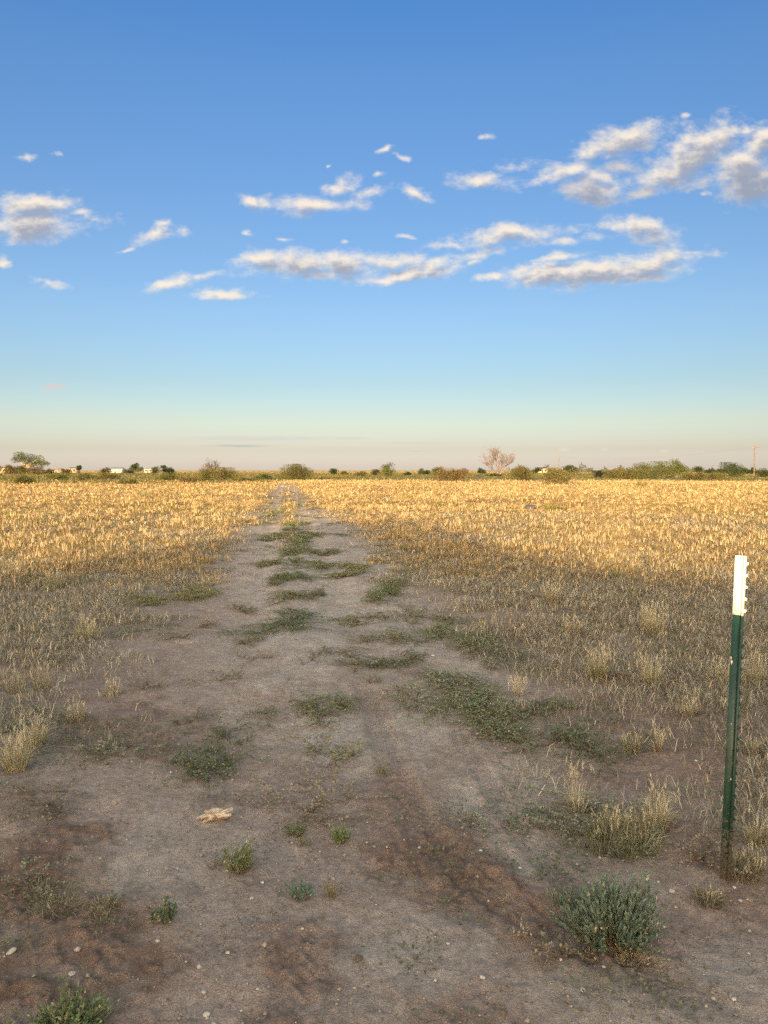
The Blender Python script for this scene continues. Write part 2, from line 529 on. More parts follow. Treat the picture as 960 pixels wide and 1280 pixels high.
def build_field():
    Vs, Fs, Cs, off = [], [], [], 0

    def push(V, F, C):
        nonlocal off
        Vs.append(V); Fs.append(F + off); Cs.append(C); off += len(V)

    def candidates(n, d0, d1):
        a = RNG.uniform(R(-35), R(35), n); d = np.exp(RNG.uniform(math.log(d0), math.log(d1), n))
        return np.sin(a) * d, np.cos(a) * d, d
    # upright tufts
    x, y, d = candidates(62000, 2.6, 125.0)
    keep = RNG.random(len(x)) < grass_density(x, y) * np.minimum(1, (d / 15.0) ** 2)
    x, y, d = x[keep], y[keep], d[keep]
    z = gz_v(x, y)
    nt = len(x)
    pick = fbm(x * 0.35, y * 0.35, 3, 121) + RNG.normal(0, 0.16, nt)
    idx = np.clip(np.interp(pick, [0.25, 0.42, 0.5, 0.58, 0.66, 0.75], [0, 1, 0, 2, 3, 5]).round().astype(int), 0, 5)
    greenish = RNG.random(nt) < (0.06 + 0.25 * sstep(70, 110, d))
    idx[greenish] = 4
    shade_zone = sstep(14, 9, d)                   # trampled, greyer grass beside the bare ground
    tc = STRAWS[idx]
    grey = np.array((0.47, 0.415, 0.295))
    pz = fbm(x * .7 + 30, y * .7, 3, 127)[:, None]
    vt = grey * (1 - sstep(.50, .62, pz)) + np.array((.34, .265, .185)) * sstep(.50, .62, pz)
    vt = vt * (1 - sstep(.44, .34, pz)) + np.array((.29, .285, .165)) * sstep(.44, .34, pz)
    tc = tc * (1 - 0.75 * shade_zone[:, None]) + vt * 0.75 * shade_zone[:, None]
    big = fbm(x * .10 + 5, y * .05, 3, 129); tc = tc * (0.80 + 0.40 * sstep(.35, .65, big))[:, None]
    ol = sstep(.56, .66, fbm(x * .16, y * .07 + 8, 3, 133)) * sstep(14, 24, d) * .55; tc = tc * (1 - ol[:, None]) + np.array((.27, .225, .085)) * ol[:, None]
    fb = RNG.random(nt) < .035; tc[fb] = np.array((.13, .115, .05))
    hscale = (0.075 + 0.075 * sstep(7, 18, d) + 0.04 * sstep(20, 60, d)) * RNG.uniform(0.55, 1.30, nt) * (0.7 + 0.6 * fbm(x * .5, y * .5, 2, 131))
    nb = np.where(d < 16, 30, np.where(d < 40, 18, 10))
    ti = np.repeat(np.arange(nt), nb); n = len(ti)
    sp = (0.10 + 0.0022 * d[ti]) * RNG.uniform(.6, 1.4, nt)[ti]
    ra = RNG.uniform(0, 2 * np.pi, n); rr = sp * np.sqrt(RNG.random(n))
    P = np.stack([x[ti] + np.cos(ra) * rr, y[ti] + np.sin(ra) * rr, z[ti] - 0.01], 1)
    az = ra + RNG.normal(0, 0.9, n)
    H = hscale[ti] * RNG.uniform(0.5, 1.2, n)
    W = np.maximum(0.0032, 0.00046 * d[ti]) * RNG.uniform(0.6, 1.3, n)
    C = np.clip(tc[ti] * RNG.normal(1, 0.18, (n, 1)), 0.02, 0.85)
    push(*blades(P, H, az, np.abs(RNG.normal(1.0, 0.5, n)) + 0.05 + 0.6 * shade_zone[ti], W, C))
    # pale seed plumes on top of some tufts
    s = np.nonzero(RNG.random(nt) < 0.35)[0]; s = np.repeat(s, 3); n = len(s)
    a = RNG.uniform(0, 2 * np.pi, n)
    P = np.stack([x[s] + np.cos(a) * .04, y[s] + np.sin(a) * .04, z[s] + hscale[s] * 0.6], 1)
    push(*blades(P, hscale[s] * RNG.uniform(.5, .9, n), a, RNG.uniform(0.1, 0.9, n), np.maximum(0.006, 0.00085 * d[s]),
                 np.clip(np.array((0.55, 0.41, 0.22)) * RNG.normal(1, .12, (n, 1)), 0, .85)))
    # low, flattened, greyish straw and dead forbs lying on the soil
    x, y, d = candidates(640000, 2.3, 30.0)
    el, er = edge_dist(x, y)
    n1 = fbm(x * 1.1, y * 1.1, 4, 141)
    dens = np.maximum(sstep(-0.1, 1.0, el + (n1 - .5) * 2.2), sstep(-0.1, 1.0, er + (n1 - .5) * 2.2)) * (0.22 + 0.78 * sstep(0.36, 0.58, fbm(x * 1.7, y * 1.7, 3, 147))) * np.interp(y, [2, 5, 9], [0.7, 0.95, 1])
    keep = RNG.random(len(x)) < dens * np.minimum(1, (d / 6.0) ** 2)
    x, y, d = x[keep], y[keep], d[keep]; n = len(x)
    P = np.stack([x, y, gz_v(x, y) + RNG.uniform(-0.004, 0.012, n)], 1)
    base = np.array([(0.42, 0.365, 0.255), (0.24, 0.19, 0.135), (0.58, 0.515, 0.38), (0.22, 0.215, 0.12), (0.26, 0.18, 0.12)])[RNG.choice(5, n, p=[.34, .19, .22, .16, .09])]
    push(*blades(P, RNG.uniform(0.03, 0.12, n), RNG.uniform(0, 2 * np.pi, n), RNG.uniform(0.6, 2.8, n), np.maximum(0.0035, 0.0007 * d) * RNG.uniform(.7, 1.5, n), np.clip(base * RNG.normal(1, .2, (n, 1)), .02, .8)))
    x, y, d = candidates(210000, 11.0, 110.0)
    keep = RNG.random(len(x)) < np.clip(grass_density(x, y) * 1.6, 0, 1)
    x, y, d = x[keep], y[keep], d[keep]; n = len(x)
    P = np.stack([x, y, gz_v(x, y)], 1)
    base = STRAWS[RNG.choice(6, n, p=[.3, .22, .2, .12, .08, .08])]
    push(*blades(P, RNG.uniform(0.03, 0.12, n) * (1 + d / 120), RNG.uniform(0, 6.28, n), RNG.uniform(.8, 2.2, n), np.maximum(.004, .0011 * d) * RNG.uniform(.7, 1.5, n), np.clip(base * RNG.normal(1, .2, (n, 1)), .02, .8)))
    o = mesh_np('field_grass', np.concatenate(Vs), np.concatenate(Fs), np.concatenate(Cs), M_GRASS)
    kind(o, 'stuff')

    # the olive belt of scrub and the far plain
    Vs.clear(); Fs.clear(); Cs.clear(); off = 0
    x, y, d = candidates(26000, 92.0, 1600.0)
    px, py = project(x, y)
    left = sstep(360, 330, px)
    belt = sstep(98, 122, d + 30 * (fbm(x * .03, y * .03, 3, 151) - .5) + 18 * left - 8 * (1 - left)) 
    keep = RNG.random(len(x)) < (0.25 + 0.75 * sstep(.35, .6, fbm(x * .05, y * .02, 3, 155)))
    x, y, d, belt, left = x[keep], y[keep], d[keep], belt[keep], left[keep]; nt = len(x)
    ti = np.repeat(np.arange(nt), 7); n = len(ti)
    sc = 0.5 * (1 + d / 300.0)
    ra = RNG.uniform(0, 2 * np.pi, n); rr = sc[ti] * np.sqrt(RNG.random(n)) * 1.5
    P = np.stack([x[ti] + np.cos(ra) * rr, y[ti] + np.sin(ra) * rr, np.zeros(n)], 1)
    green = np.array([(0.115, 0.118, 0.042), (0.15, 0.14, 0.052), (0.185, 0.155, 0.065), (0.085, 0.092, 0.034)])[RNG.choice(4, nt)]
    gold = np.array((0.45, 0.31, 0.14))
    far = sstep(260, 600, d) * RNG.random(nt)
    g = (belt * (1 - 0.75 * far))[:, None]
    tc = green * g + gold * (1 - g)
    H = (0.20 + 0.26 * belt * (0.5 + 0.8 * left) * RNG.random(nt) ** 2)[ti] * RNG.uniform(.6, 1.2, n) * (1 + (d[ti] > 300) * 0.3)
    push(*blades(P, H, RNG.uniform(0, 6.28, n), RNG.uniform(.1, .9, n), 0.0011 * d[ti] * RNG.uniform(.6, 1.4, n), np.clip(tc[ti] * RNG.normal(1, .18, (n, 1)), .02, .8)))
    o = mesh_np('scrub_undergrowth', np.concatenate(Vs), np.concatenate(Fs), np.concatenate(Cs), M_GRASS)
    kind(o, 'stuff')


build_field()


# ------------------------------------------------------------------ tiny weeds, straw crumbs, grit on the track (uncounted)
def build_small_stuff():
    # specks of ground-hugging green between the larger mats
    Vs, Fs, Cs, off = [], [], [], 0
    n = 34000
    a = RNG.uniform(R(-33), R(33), n); d = np.exp(RNG.uniform(math.log(2.0), math.log(60), n))
    x, y = np.sin(a) * d, np.cos(a) * d
    el, er = edge_dist(x, y)
    bare = (el < 0.8) & (er < 0.8)
    c = -0.128 * y + 0.15
    mid = np.exp(-((x - c) / 0.30) ** 2) * sstep(7, 12, y) * 1.0
    edge = np.exp(-(np.minimum(np.abs(el), np.abs(er)) / 0.5) ** 2)
    nz = np.maximum(sstep(.50, .66, fbm(x * 1.6, y * 0.9, 3, 161)), mid * sstep(.38, .55, fbm(x * 1.6, y * 0.7, 3, 162)))
    verge = (~bare) * sstep(.46, .60, fbm(x * 1.1 + 3, y * 0.8, 3, 163)) * sstep(20, 9, y) * 0.55
    keep = RNG.random(n) < np.maximum(bare * nz * (0.16 + 0.84 * np.maximum(mid, edge * .8)), verge) * np.minimum(1, (d / 7) ** 2)
    x, y, d = x[keep], y[keep], d[keep]
    nt = len(x); k = 26
    ti = np.repeat(np.arange(nt), k); n = len(ti)
    size = RNG.uniform(0.05, 0.15, nt) * (1 + d / 30)
    ra = RNG.uniform(0, 6.28, n); rr = size[ti] * np.sqrt(RNG.random(n))
    P = np.stack([x[ti] + np.cos(ra) * rr, y[ti] + np.sin(ra) * rr * 0.8, np.zeros(n)], 1)
    P[:, 2] = gz_v(P[:, 0], P[:, 1]) + RNG.uniform(0.0, 0.02, n)
    D = np.stack([np.cos(ra), np.sin(ra), RNG.uniform(-.1, 1.0, n)], 1)
    Nn = np.stack([RNG.normal(0, .4, n), RNG.normal(0, .4, n), np.ones(n)], 1)
    Ls = np.maximum(0.015, 0.0016 * d[ti]) * RNG.uniform(.7, 1.4, n)
    base = np.array([(0.115, 0.14, 0.065), (0.155, 0.155, 0.08), (0.20, 0.17, 0.105)])[RNG.choice(3, nt, p=[.5, .3, .2])]
    V, F, C = leaves(P, D, Nn, Ls, Ls * 0.55, np.clip(base[ti] * RNG.normal(1, .2, (n, 1)), .01, .6))
    kind(mesh_np('weeds', V, F, C, M_LEAF), 'stuff')
    # grit
    n = 16000
    a = RNG.uniform(R(-33), R(33), n); d = np.exp(RNG.uniform(math.log(1.9), math.log(14), n))
    x, y = np.sin(a) * d, np.cos(a) * d
    keep = RNG.random(n) < np.minimum(1, (d / 4.0) ** 1.5) * (0.15 + 0.85 * sstep(.42, .62, fbm(x * 2.4, y * 2.4, 3, 171)))
    x, y, d = x[keep], y[keep], d[keep]; n = len(x)
    oct_ = np.array([(1, 0, 0), (0, 1, 0), (-1, 0, 0), (0, -1, 0), (0, 0, 1), (0, 0, -1)], float)
    tri = np.array([(0, 1, 4), (1, 2, 4), (2, 3, 4), (3, 0, 4), (1, 0, 5), (2, 1, 5), (3, 2, 5), (0, 3, 5)])
    s = RNG.gamma(1.6, 0.0016, n) + 0.0014
    V = oct_[None] * s[:, None, None] * RNG.uniform(.6, 1.3, (n, 6, 1)) * np.array([1.2, 1, .7])
    th = RNG.uniform(0, 6.28, n); ct, st = np.cos(th)[:, None], np.sin(th)[:, None]
    V = np.stack([V[..., 0] * ct - V[..., 1] * st, V[..., 0] * st + V[..., 1] * ct, V[..., 2]], 2)
    V += np.stack([x, y, gz_v(x, y) + s * .35], 1)[:, None, :]
    F = (np.arange(n)[:, None, None] * 6 + tri[None]).reshape(-1, 3)
    base = np.array([(0.30, 0.24, 0.185), (0.40, 0.34, 0.28), (0.17, 0.12, 0.085), (0.50, 0.45, 0.38)])[RNG.choice(4, n, p=[.44, .18, .33, .05])]
    kind(mesh_np('gravel', V.reshape(-1, 3), F, np.repeat(base, 6, 0), M_TWIG), 'stuff')


build_small_stuff()


# ------------------------------------------------------------------ individual plants near the camera
def stems_and_leaves(mat_stem, stem_pts, stem_r, stem_c, root):
    mb = MB()
    for p, r in zip(stem_pts, stem_r):
        mb.tube(p, r, 4, stem_c, cap=False)
    return mb.build('stem', mat_stem, root)


def weed_mat(px, py, rx, ry, label, col=(0.105, 0.13, 0.06), leaf=0.011, rise=0.055, dens=1.0, name='weed_mat', cat='weed', group='green weed mats on the bare track', stemc=(0.20, 0.13, 0.09), mix=(0.20, 0.19, 0.10), narrow=0.55):
    """A creeping plant: runners that spread from one or more crowns, with paired leaves."""
    cx, cy = ground_at(px, py)
    x1 = ground_at(px + rx, py)[0]; wx = abs(x1 - cx)
    wy = max(0.05, (ground_at(px, py - ry)[1] - ground_at(px, py + ry)[1]) * 0.5)
    root = thing(name, label, cat, (cx, cy, gz(cx, cy)), group)
    if cy > 4.5:
        wx *= .74
    area = math.pi * wx * wy
    lf = max(leaf * 1.35, 0.0016 * cy)
    nrun = int(min(420, max(14, area * 330 * dens)))
    P, D, C, runs = [], [], [], []
    subs = [(0.0, 0.0, 0.75)]
    for q in range(random.randint(3, 6)):
        a0 = random.uniform(0, 6.283); q = random.uniform(.45, 1.25)
        subs.append((math.cos(a0) * q * wx * 1.15, math.sin(a0) * q * wy, random.uniform(.25, .7)))
    wts = [q[2] ** 2 for q in subs]
    for i in range(nrun):
        cxs, cys, rs = random.choices(subs, wts)[0]
        a0 = random.uniform(0, 6.283); q = random.random() ** 0.8 * 0.6 * rs
        sx, sy = cxs + math.cos(a0) * q * wx, cys + math.sin(a0) * q * wy
        ang = math.atan2(math.sin(a0) * wy, math.cos(a0) * wx) + random.gauss(0, .9)
        ln = (0.30 + 0.5 * random.random() + (1.1 if random.random() < (.22 if cy < 5 else .10) else 0)) * min(wx, wy * 1.4) * (.5 + .6 * rs) + 0.03
        st = lf * 0.75
        ns = max(3, min(60, int(ln / st)))
        pts = [(cxs, cys, 0.0)]
        hx, hy, hz = sx, sy, 0.0
        top = rise * random.uniform(0.25, 1.1)
        for k in range(ns):
            t = k / ns
            hz = top * math.sin(min(1.0, t * 1.6) * 2.2) * (1 - 0.4 * t)
            pts.append((hx, hy, hz))
            ang += random.gauss(0, 0.25)
            hx += math.cos(ang) * st; hy += math.sin(ang) * st
            for sgn in (-1, 1):
                la = ang + sgn * random.uniform(0.6, 1.4)
                P.append((hx, hy, hz)); D.append((math.cos(la), math.sin(la), random.uniform(0.0, 0.9)))
        runs.append(np.array(pts))
    for q in subs[1:]:
        runs.insert(0, np.array([(0.0, 0.0, 0.0), (q[0] * .5 + random.gauss(0, .01), q[1] * .5 + random.gauss(0, .01), 0.002), (q[0], q[1], 0.0)]))
    P = np.array(P); D = np.array(D); n = len(P)
    gzv = gz_v(P[:, 0] + cx, P[:, 1] + cy) - root.location.z
    P[:, 2] += gzv + 0.004
    Ls = lf * RNG.uniform(.6, 1.35, n)
    Nn = np.stack([RNG.normal(0, .45, n), RNG.normal(0, .45, n), np.ones(n)], 1)
    ccol = np.where(RNG.random((n, 1)) < 0.22, np.array(mix) * 1.3, np.array(col) * 1.5)
    V, F, C = leaves(P, D, Nn, Ls, Ls * narrow, np.clip(ccol * RNG.normal(1, .22, (n, 1)), .01, .6))
    mesh_np('foliage', V, F, C, M_LEAF, root)
    mb = MB()
    for p in runs[:70]:
        p = p.copy(); p[:, 2] += gz_v(p[:, 0] + cx, p[:, 1] + cy) - root.location.z + 0.003
        if len(p) > 1:
            mb.tube(p, max(0.0012, 0.00022 * cy), 3, stemc, cap=False)
    mb.build('stem', M_TWIG, root)
    return root


def clump(px, py, wpx, hpx, label, cat, col, name='leafy_weed', shoots=60, leaf=0.016, lw=0.32, per=12, splay=0.9, mix=(0.3, 0.27, 0.15), mixp=0.1, group=None, lean_up=0.8, gap=None, deadp=0.0, curve=0.5):
    """Shoots that fan out from one crown, each carrying leaves: px, py is the foot of the plant."""
    cx, cy = ground_at(px, py)
    s = math.hypot(cy, CAM_H) / FPX
    w = wpx * s * 0.5; h = hpx * s
    root = thing(name, label, cat, (cx, cy, gz(cx, cy)), group)
    mb = MB(); P, D, LN, C = [], [], [], []
    ph1, ph2 = random.uniform(0, 6.28), random.uniform(0, 6.28)
    for i in range(shoots):
        a = random.uniform(0, 6.283)
        tilt = (random.random() ** 0.55) * splay * 1.45
        if gap and abs((a - gap + math.pi) % 6.283 - math.pi) < 0.22 and tilt > 0.5:
            continue
        # the tip lies on a dome of half width w and height h
        st = math.sin(min(tilt, 1.45)); ct = math.cos(min(tilt, 1.45))
        u = random.uniform(0.60, 1.06) * (1 + .13 * math.sin(a * 2 + ph1) + .09 * math.sin(a * 5 + ph2))
        tip = np.array([math.cos(a) * w * st * u, math.sin(a) * w * st * u, max(0.02, h * ct ** 0.55 * u * random.uniform(.75, 1.0))])
        b = np.array([math.cos(a) * w * 0.30 * st, math.sin(a) * w * 0.30 * st, -0.008])
        m = b * 0.5 + tip * 0.5; m[2] *= (1 - curve * 0.35); m[:2] *= (1 + curve * 0.1)
        t = np.linspace(0, 1, 6)[:, None]
        pts = (1 - t) ** 2 * b + 2 * t * (1 - t) * m + t ** 2 * tip
        mb.tube(pts, np.linspace(0.0016, 0.0007, 6), 3, (0.24, 0.19, 0.12), cap=False)
        dead = random.random() < deadp
        for k in range(per):
            q = random.uniform(0.28, 1.0) if k else 1.0
            p = (1 - q) ** 2 * b + 2 * q * (1 - q) * m + q ** 2 * tip
            dr = (2 * (1 - q) * (m - b) + 2 * q * (tip - m)); dr /= np.linalg.norm(dr) + 1e-9
            o = np.array([random.gauss(0, 1), random.gauss(0, 1), random.gauss(0, .7)])
            dd = dr * lean_up + o * 0.42 + np.array([0, 0, .15])
            P.append(p); D.append(dd); LN.append(leaf * random.uniform(.6, 1.25) * (1.15 - 0.35 * q))
            cc = np.array(mix) if (dead or random.random() < mixp or (q < 0.42 and random.random() < 0.35)) else np.array(col)
            C.append(np.clip(cc * 1.45 * random.gauss(1, .2), .008, .7))
    P = np.array(P); D = np.array(D); LN = np.array(LN); C = np.array(C); n = len(P)
    V, F, Cc = leaves(P, D, RNG.normal(0, 1, (n, 3)) + np.array([0, 0, .6]), LN, LN * lw, C)
    mesh_np('foliage', V, F, Cc, M_LEAF, root)
    mb.build('stem', M_TWIG, root)
    return root


def tussock(px, py, wpx, hpx, label, cols, n=90, cat='grass clump', group='dry grass clumps beside the track', plumes=0.2, name='grass_clump', flat=1.0, lean0=.55):
    cx, cy = ground_at(px, py)
    s = math.hypot(cy, CAM_H) / FPX
    w = wpx * s * .5; h = hpx * s
    root = thing(name, label, cat, (cx, cy, gz(cx, cy)), group)
    a = RNG.uniform(0, 6.283, n); r = np.sqrt(RNG.random(n)) * w * 0.65
    # a few crowns rather than one disc
    k = max(1, int(wpx / 28)); ca = RNG.uniform(0, 6.28, k); cr = RNG.uniform(0, .6, k) * w
    ci = RNG.integers(0, k, n)
    if k > 1:
        P = np.stack([np.cos(ca)[ci] * cr[ci] + np.cos(a) * r * .5, (np.sin(ca)[ci] * cr[ci] + np.sin(a) * r * .5) * flat, np.zeros(n)], 1)
    else:
        P = np.stack([np.cos(a) * r * .6, np.sin(a) * r * .6 * flat, np.zeros(n)], 1)
    P[:, 2] = gz_v(P[:, 0] + cx, P[:, 1] + cy) - root.location.z - 0.006
    cols = np.array(cols); C = np.clip(cols[RNG.choice(len(cols), n)] * RNG.normal(1, .18, (n, 1)), .01, .8)
    H = h * RNG.uniform(.35, 1.0, n) ** 1.0
    lean = np.abs(RNG.normal(lean0, .25 + lean0 * .35, n)) + .03
    V, F, Cc = blades(P, H, a + RNG.normal(0, .5, n), lean, np.maximum(.0028, .00050 * cy) * RNG.uniform(.6, 1.3, n), C)
    mesh_np('blades', V, F, Cc, M_GRASS, root)
    m = int(n * plumes)
    if m:
        i = RNG.integers(0, n, m)
        az = RNG.uniform(0, 6.28, m); Hs = h * RNG.uniform(.8, 1.25, m)
        V1, F1, C1 = blades(P[i], Hs, az, RNG.uniform(.05, .5, m), np.full(m, max(.0016, .00035 * cy)), np.clip(np.array((.50, .42, .26)) * RNG.normal(1, .1, (m, 1)), 0, .8))
        q = np.repeat(np.arange(m), 4); tipp = V1.reshape(m, 5, 3)[:, 4, :][q] - np.stack([np.zeros(4 * m), np.zeros(4 * m), RNG.uniform(0, .25, 4 * m) * Hs[q]], 1)
        V2, F2, C2 = blades(tipp, np.full(4 * m, h * .16), RNG.uniform(0, 6.28, 4 * m), RNG.uniform(.3, 1.2, 4 * m), np.full(4 * m, max(.0026, .0006 * cy)), np.clip(np.array((.62, .54, .37)) * RNG.normal(1, .1, (4 * m, 1)), 0, .8))
        mesh_np('seed_stalks', np.concatenate([V1, V2]), np.concatenate([F1, F2 + len(V1)]), np.concatenate([C1, C2]), M_GRASS, root)
    return root


# the mats, one by one (centre and half size as seen in the photograph, then how it looks)
DKG = (0.075, 0.105, 0.05); MDG = (0.12, 0.145, 0.07); GYG = (0.16, 0.17, 0.105); BRN = (0.20, 0.165, 0.10); YLG = (0.17, 0.17, 0.07)
for a in [
    (395, 888, 44, 24, 'green weed mat in the middle of the track with a long arm reaching left', MDG, 1.3),
    (325, 888, 28, 7, 'thin arm of low weed left of the round green mat', GYG, .8),
    (282, 945, 36, 31, 'dense dark green weed mat left of the pale lump', DKG, 1.5),
    (212, 953, 34, 8, 'flat dark weed strip touching the left of the dense dark mat', DKG, 1.0),
    (120, 945, 34, 12, 'sparse grey green weed patch on red soil at left', GYG, .9),
    (420, 946, 32, 14, 'small yellow green weed clump below the round green mat', YLG, 1.0),
    (395, 1005, 62, 24, 'faded brownish weed mat with few leaves above the bright green tuft', BRN, .6),
    (575, 862, 70, 22, 'broad grey green weed mat at the right edge of the track', GYG, 1.4),
    (605, 885, 75, 20, 'dark lower edge of the broad weed mat, thick with leaves', MDG, 1.5),
    (665, 888, 42, 15, 'deep green end of the broad weed mat on its right', DKG, 1.6),
    (690, 930, 52, 15, 'dull dark weed mat in front of the deep green mat', DKG, 1.1),
    (620, 920, 40, 10, 'thin brownish weed strip below the broad weed mat', BRN, .7),
    (550, 793, 42, 16, 'mid green weed mat at the right edge of bare track under dry grass', MDG, 1.3),
    (600, 815, 45, 18, 'mixed brown and green weed mat behind the broad weed mat', GYG, 1.0),
    (490, 800, 40, 8, 'low weed streak reaching from the right edge onto bare track', MDG, .9),
    (468, 832, 52, 9, 'long thin dark weed streak lying across the track', DKG, 1.1),
    (390, 826, 14, 9, 'tiny dark weed spot left of the long thin streak', DKG, 1.0),
    (365, 778, 42, 14, 'oval dark green weed mat in the middle of the track', DKG, 1.3),
    (305, 800, 26, 9, 'faint grey weed patch left of the oval dark mat', GYG, .8),
    (445, 778, 36, 5, 'thin line of weed crossing the right wheel path', MDG, .7),
    (360, 748, 35, 6, 'narrow weed line across the middle of the track', MDG, .9),
    (366, 722, 24, 11, 'dark weed mat on the centre strip of the track', DKG, 1.2),
    (372, 690, 24, 10, 'weed mat on the centre strip near the shadow edge', MDG, 1.2),
    (378, 672, 20, 6, 'farthest green weed mat on the centre strip within the shadow', MDG, 1.2),
    (490, 735, 26, 22, 'upright green weed patch where dry grass meets the right wheel path', MDG, 1.1),
    (430, 720, 28, 5, 'short dark weed dash in the right wheel path', MDG, .8),
    (240, 745, 42, 14, 'dull green weed patch on the left edge of the track', YLG, 1.0),
    (275, 848, 26, 8, 'small dull weed patch left of the track middle', GYG, .9),
    (215, 797, 26, 7, 'faint weed patch on the left bare ground', GYG, .7),
    (240, 902, 20, 5, 'small dark weed dash above the dense dark mat', DKG, .7),
    (60, 1010, 65, 16, 'dead grey weed runner lying on bare soil at left', (0.13, .12, .085), .8),
    (50, 1100, 48, 20, 'grey green matted weed on red soil at lower left', GYG, .9),
    (300, 762, 26, 5, 'thin dull weed streak left of the narrow weed line', GYG, .9),
    (402, 706, 30, 4, 'thin weed streak right of the centre strip mat near the shadow edge', MDG, 1.0),
    (335, 706, 24, 4, 'thin weed streak left of the centre strip mat near the shadow edge', MDG, .9),
    (395, 742, 16, 6, 'small dark weed blob between the narrow weed line and the right wheel path', DKG, 1.2),
    (340, 672, 18, 4, 'faint weed streak at the left wheel path near the shadow edge', MDG, .9),
    (412, 690, 20, 3, 'very thin weed streak in the right wheel path near the shadow edge', DKG, .9),
    (452, 712, 18, 8, 'weed tuft at the right edge of the track just inside the shadow', YLG, 1.1),
    (468, 770, 22, 6, 'weed streak under the upright green weed patch', MDG, 1.0),
    (520, 770, 26, 8, 'grey green weed patch above the mid green mat', GYG, 1.0),
    (320, 822, 20, 5, 'faint weed dash left of the tiny dark weed spot', GYG, .8),
    (430, 815, 24, 6, 'weed bunch just above the long thin dark streak', MDG, 1.1),
    (515, 826, 24, 7, 'right tip of the long thin dark streak', DKG, 1.1),
    (462, 853, 14, 5, 'little grey weed right under the long thin streak', GYG, 1.0),
    (255, 780, 22, 4, 'thin dry weed dash on the left bare ground, high', BRN, .9),
    (180, 862, 26, 6, 'dry weed dash at the left edge of the bare ground', BRN, .9),
    (345, 640, 10, 4, 'weed streak in the sunlit centre strip, left', YLG, 1.0),
    (368, 655, 14, 5, 'weed patch on the centre strip right at the shadow edge', MDG, 1.1),
    (660, 1030, 34, 7, 'flat dark weed strip at the left of the dry grass and weed patch', DKG, .9),
    (580, 1020, 24, 12, 'scattered small weed on pale crust right of the tyre print', GYG, .5),
    (795, 858, 50, 9, 'low weed fringe under dry clumps right of the broad mat', BRN, .8),
    (748, 1012, 58, 20, 'grey green weed carpet under the tall pale grass stalks', GYG, 1.2),
    (796, 1046, 46, 18, 'dull weed carpet under the ragged olive and straw grass patch', GYG, 1.2),
    (880, 1070, 30, 18, 'scruffy dry weed patch left of the foot of the post', BRN, .9),
    (700, 1190, 36, 12, 'low brown weed litter left below the grey green shrub', BRN, .7),
]:
    px, py, rx, ry, lab, c, dn = a
    weed_mat(px, py, rx, ry, lab, col=c, dens=dn, mix=(0.19, 0.17, 0.10) if c is not BRN else (0.13, 0.10, 0.06))

# upright plants
clump(763, 1170, 116, 74, 'round grey green shrub with narrow leaves at lower right, left of the post', 'shrub', (0.115, 0.160, 0.115), name='low_shrub', shoots=360, leaf=0.027, lw=0.34, per=16, splay=1.0, mix=(0.33, 0.29, 0.19), mixp=0.04, gap=4.5, lean_up=1.15)
clump(708, 1130, 44, 26, 'small dark side tuft hugging the left of the grey green shrub', 'weed', (0.10, 0.125, 0.075), shoots=60, leaf=0.014, lw=.3, per=10, splay=1.0)
clump(790, 1188, 70, 20, 'dry pale stubble at the foot of the grey green shrub', 'weed', (0.24, 0.21, 0.13), shoots=60, leaf=0.014, lw=.3, per=7, splay=1.0)
clump(300, 1080, 50, 36, 'green weed clump with pale stalks below the pale lump', 'weed', (0.11, 0.15, 0.06), shoots=90, leaf=0.020, lw=.28, per=9, splay=.9, mix=(.42, .38, .24), mixp=.14)
clump(270, 1076, 34, 14, 'withered dark stems sticking out left of the pale stalked clump', 'weed', (0.10, 0.07, 0.05), shoots=22, leaf=0.010, lw=.3, per=5, splay=1.1)
clump(203, 1146, 36, 22, 'small dark broad leaved weed alone on bare soil at lower left', 'weed', (0.065, 0.095, 0.05), shoots=34, leaf=0.019, lw=.55, per=7, splay=1.05, lean_up=.5)
clump(375, 1114, 30, 20, 'blue green star shaped weed alone on bare dirt', 'weed', (0.085, 0.145, 0.105), shoots=30, leaf=0.028, lw=.26, per=5, splay=1.1, mixp=.02, lean_up=1.3)
clump(416, 1112, 26, 20, 'small withered tuft right of the blue green star weed', 'weed', (0.20, 0.17, 0.09), shoots=30, leaf=0.014, lw=.2, per=6, splay=.8)
clump(427, 1044, 28, 20, 'bright green leafy tuft at the edge of the red soil band', 'weed', (0.115, 0.175, 0.05), shoots=50, leaf=0.017, lw=.35, per=9, splay=.9)
clump(370, 1034, 32, 12, 'low dark green tuft left of the bright green tuft', 'weed', (0.085, 0.125, 0.055), shoots=50, leaf=0.013, lw=.35, per=9, splay=1.1)
clump(380, 1048, 18, 12, 'tiny olive tuft below the low dark green tuft', 'weed', (0.15, 0.15, 0.06), shoots=20, leaf=0.012, lw=.3, per=7, splay=.9)
clump(478, 962, 24, 15, 'little olive tuft at the start of the red soil band', 'weed', (0.14, 0.15, 0.06), shoots=30, leaf=0.012, lw=.3, per=8, splay=.9)
clump(75, 1284, 95, 34, 'leafy green weed mass at the bottom left corner', 'weed', (0.10, 0.135, 0.055), shoots=150, leaf=0.020, lw=.42, per=10, splay=1.1, lean_up=.6)
clump(120, 1264, 40, 16, 'lighter green feathery tuft right behind the leafy corner weed', 'weed', (0.14, 0.165, 0.075), shoots=50, leaf=0.014, lw=.25, per=9, splay=1.1)
clump(740, 1120, 40, 14, 'small grey weed behind the grey green shrub', 'weed', (0.14, 0.14, 0.085), shoots=24, leaf=0.012, lw=.3, per=6, splay=1.0)
clump(652, 1165, 26, 16, 'pale dried sprig on the red soil left of the shrub', 'weed', (0.33, 0.28, 0.20), shoots=14, leaf=0.014, lw=.3, per=5, splay=1.0)
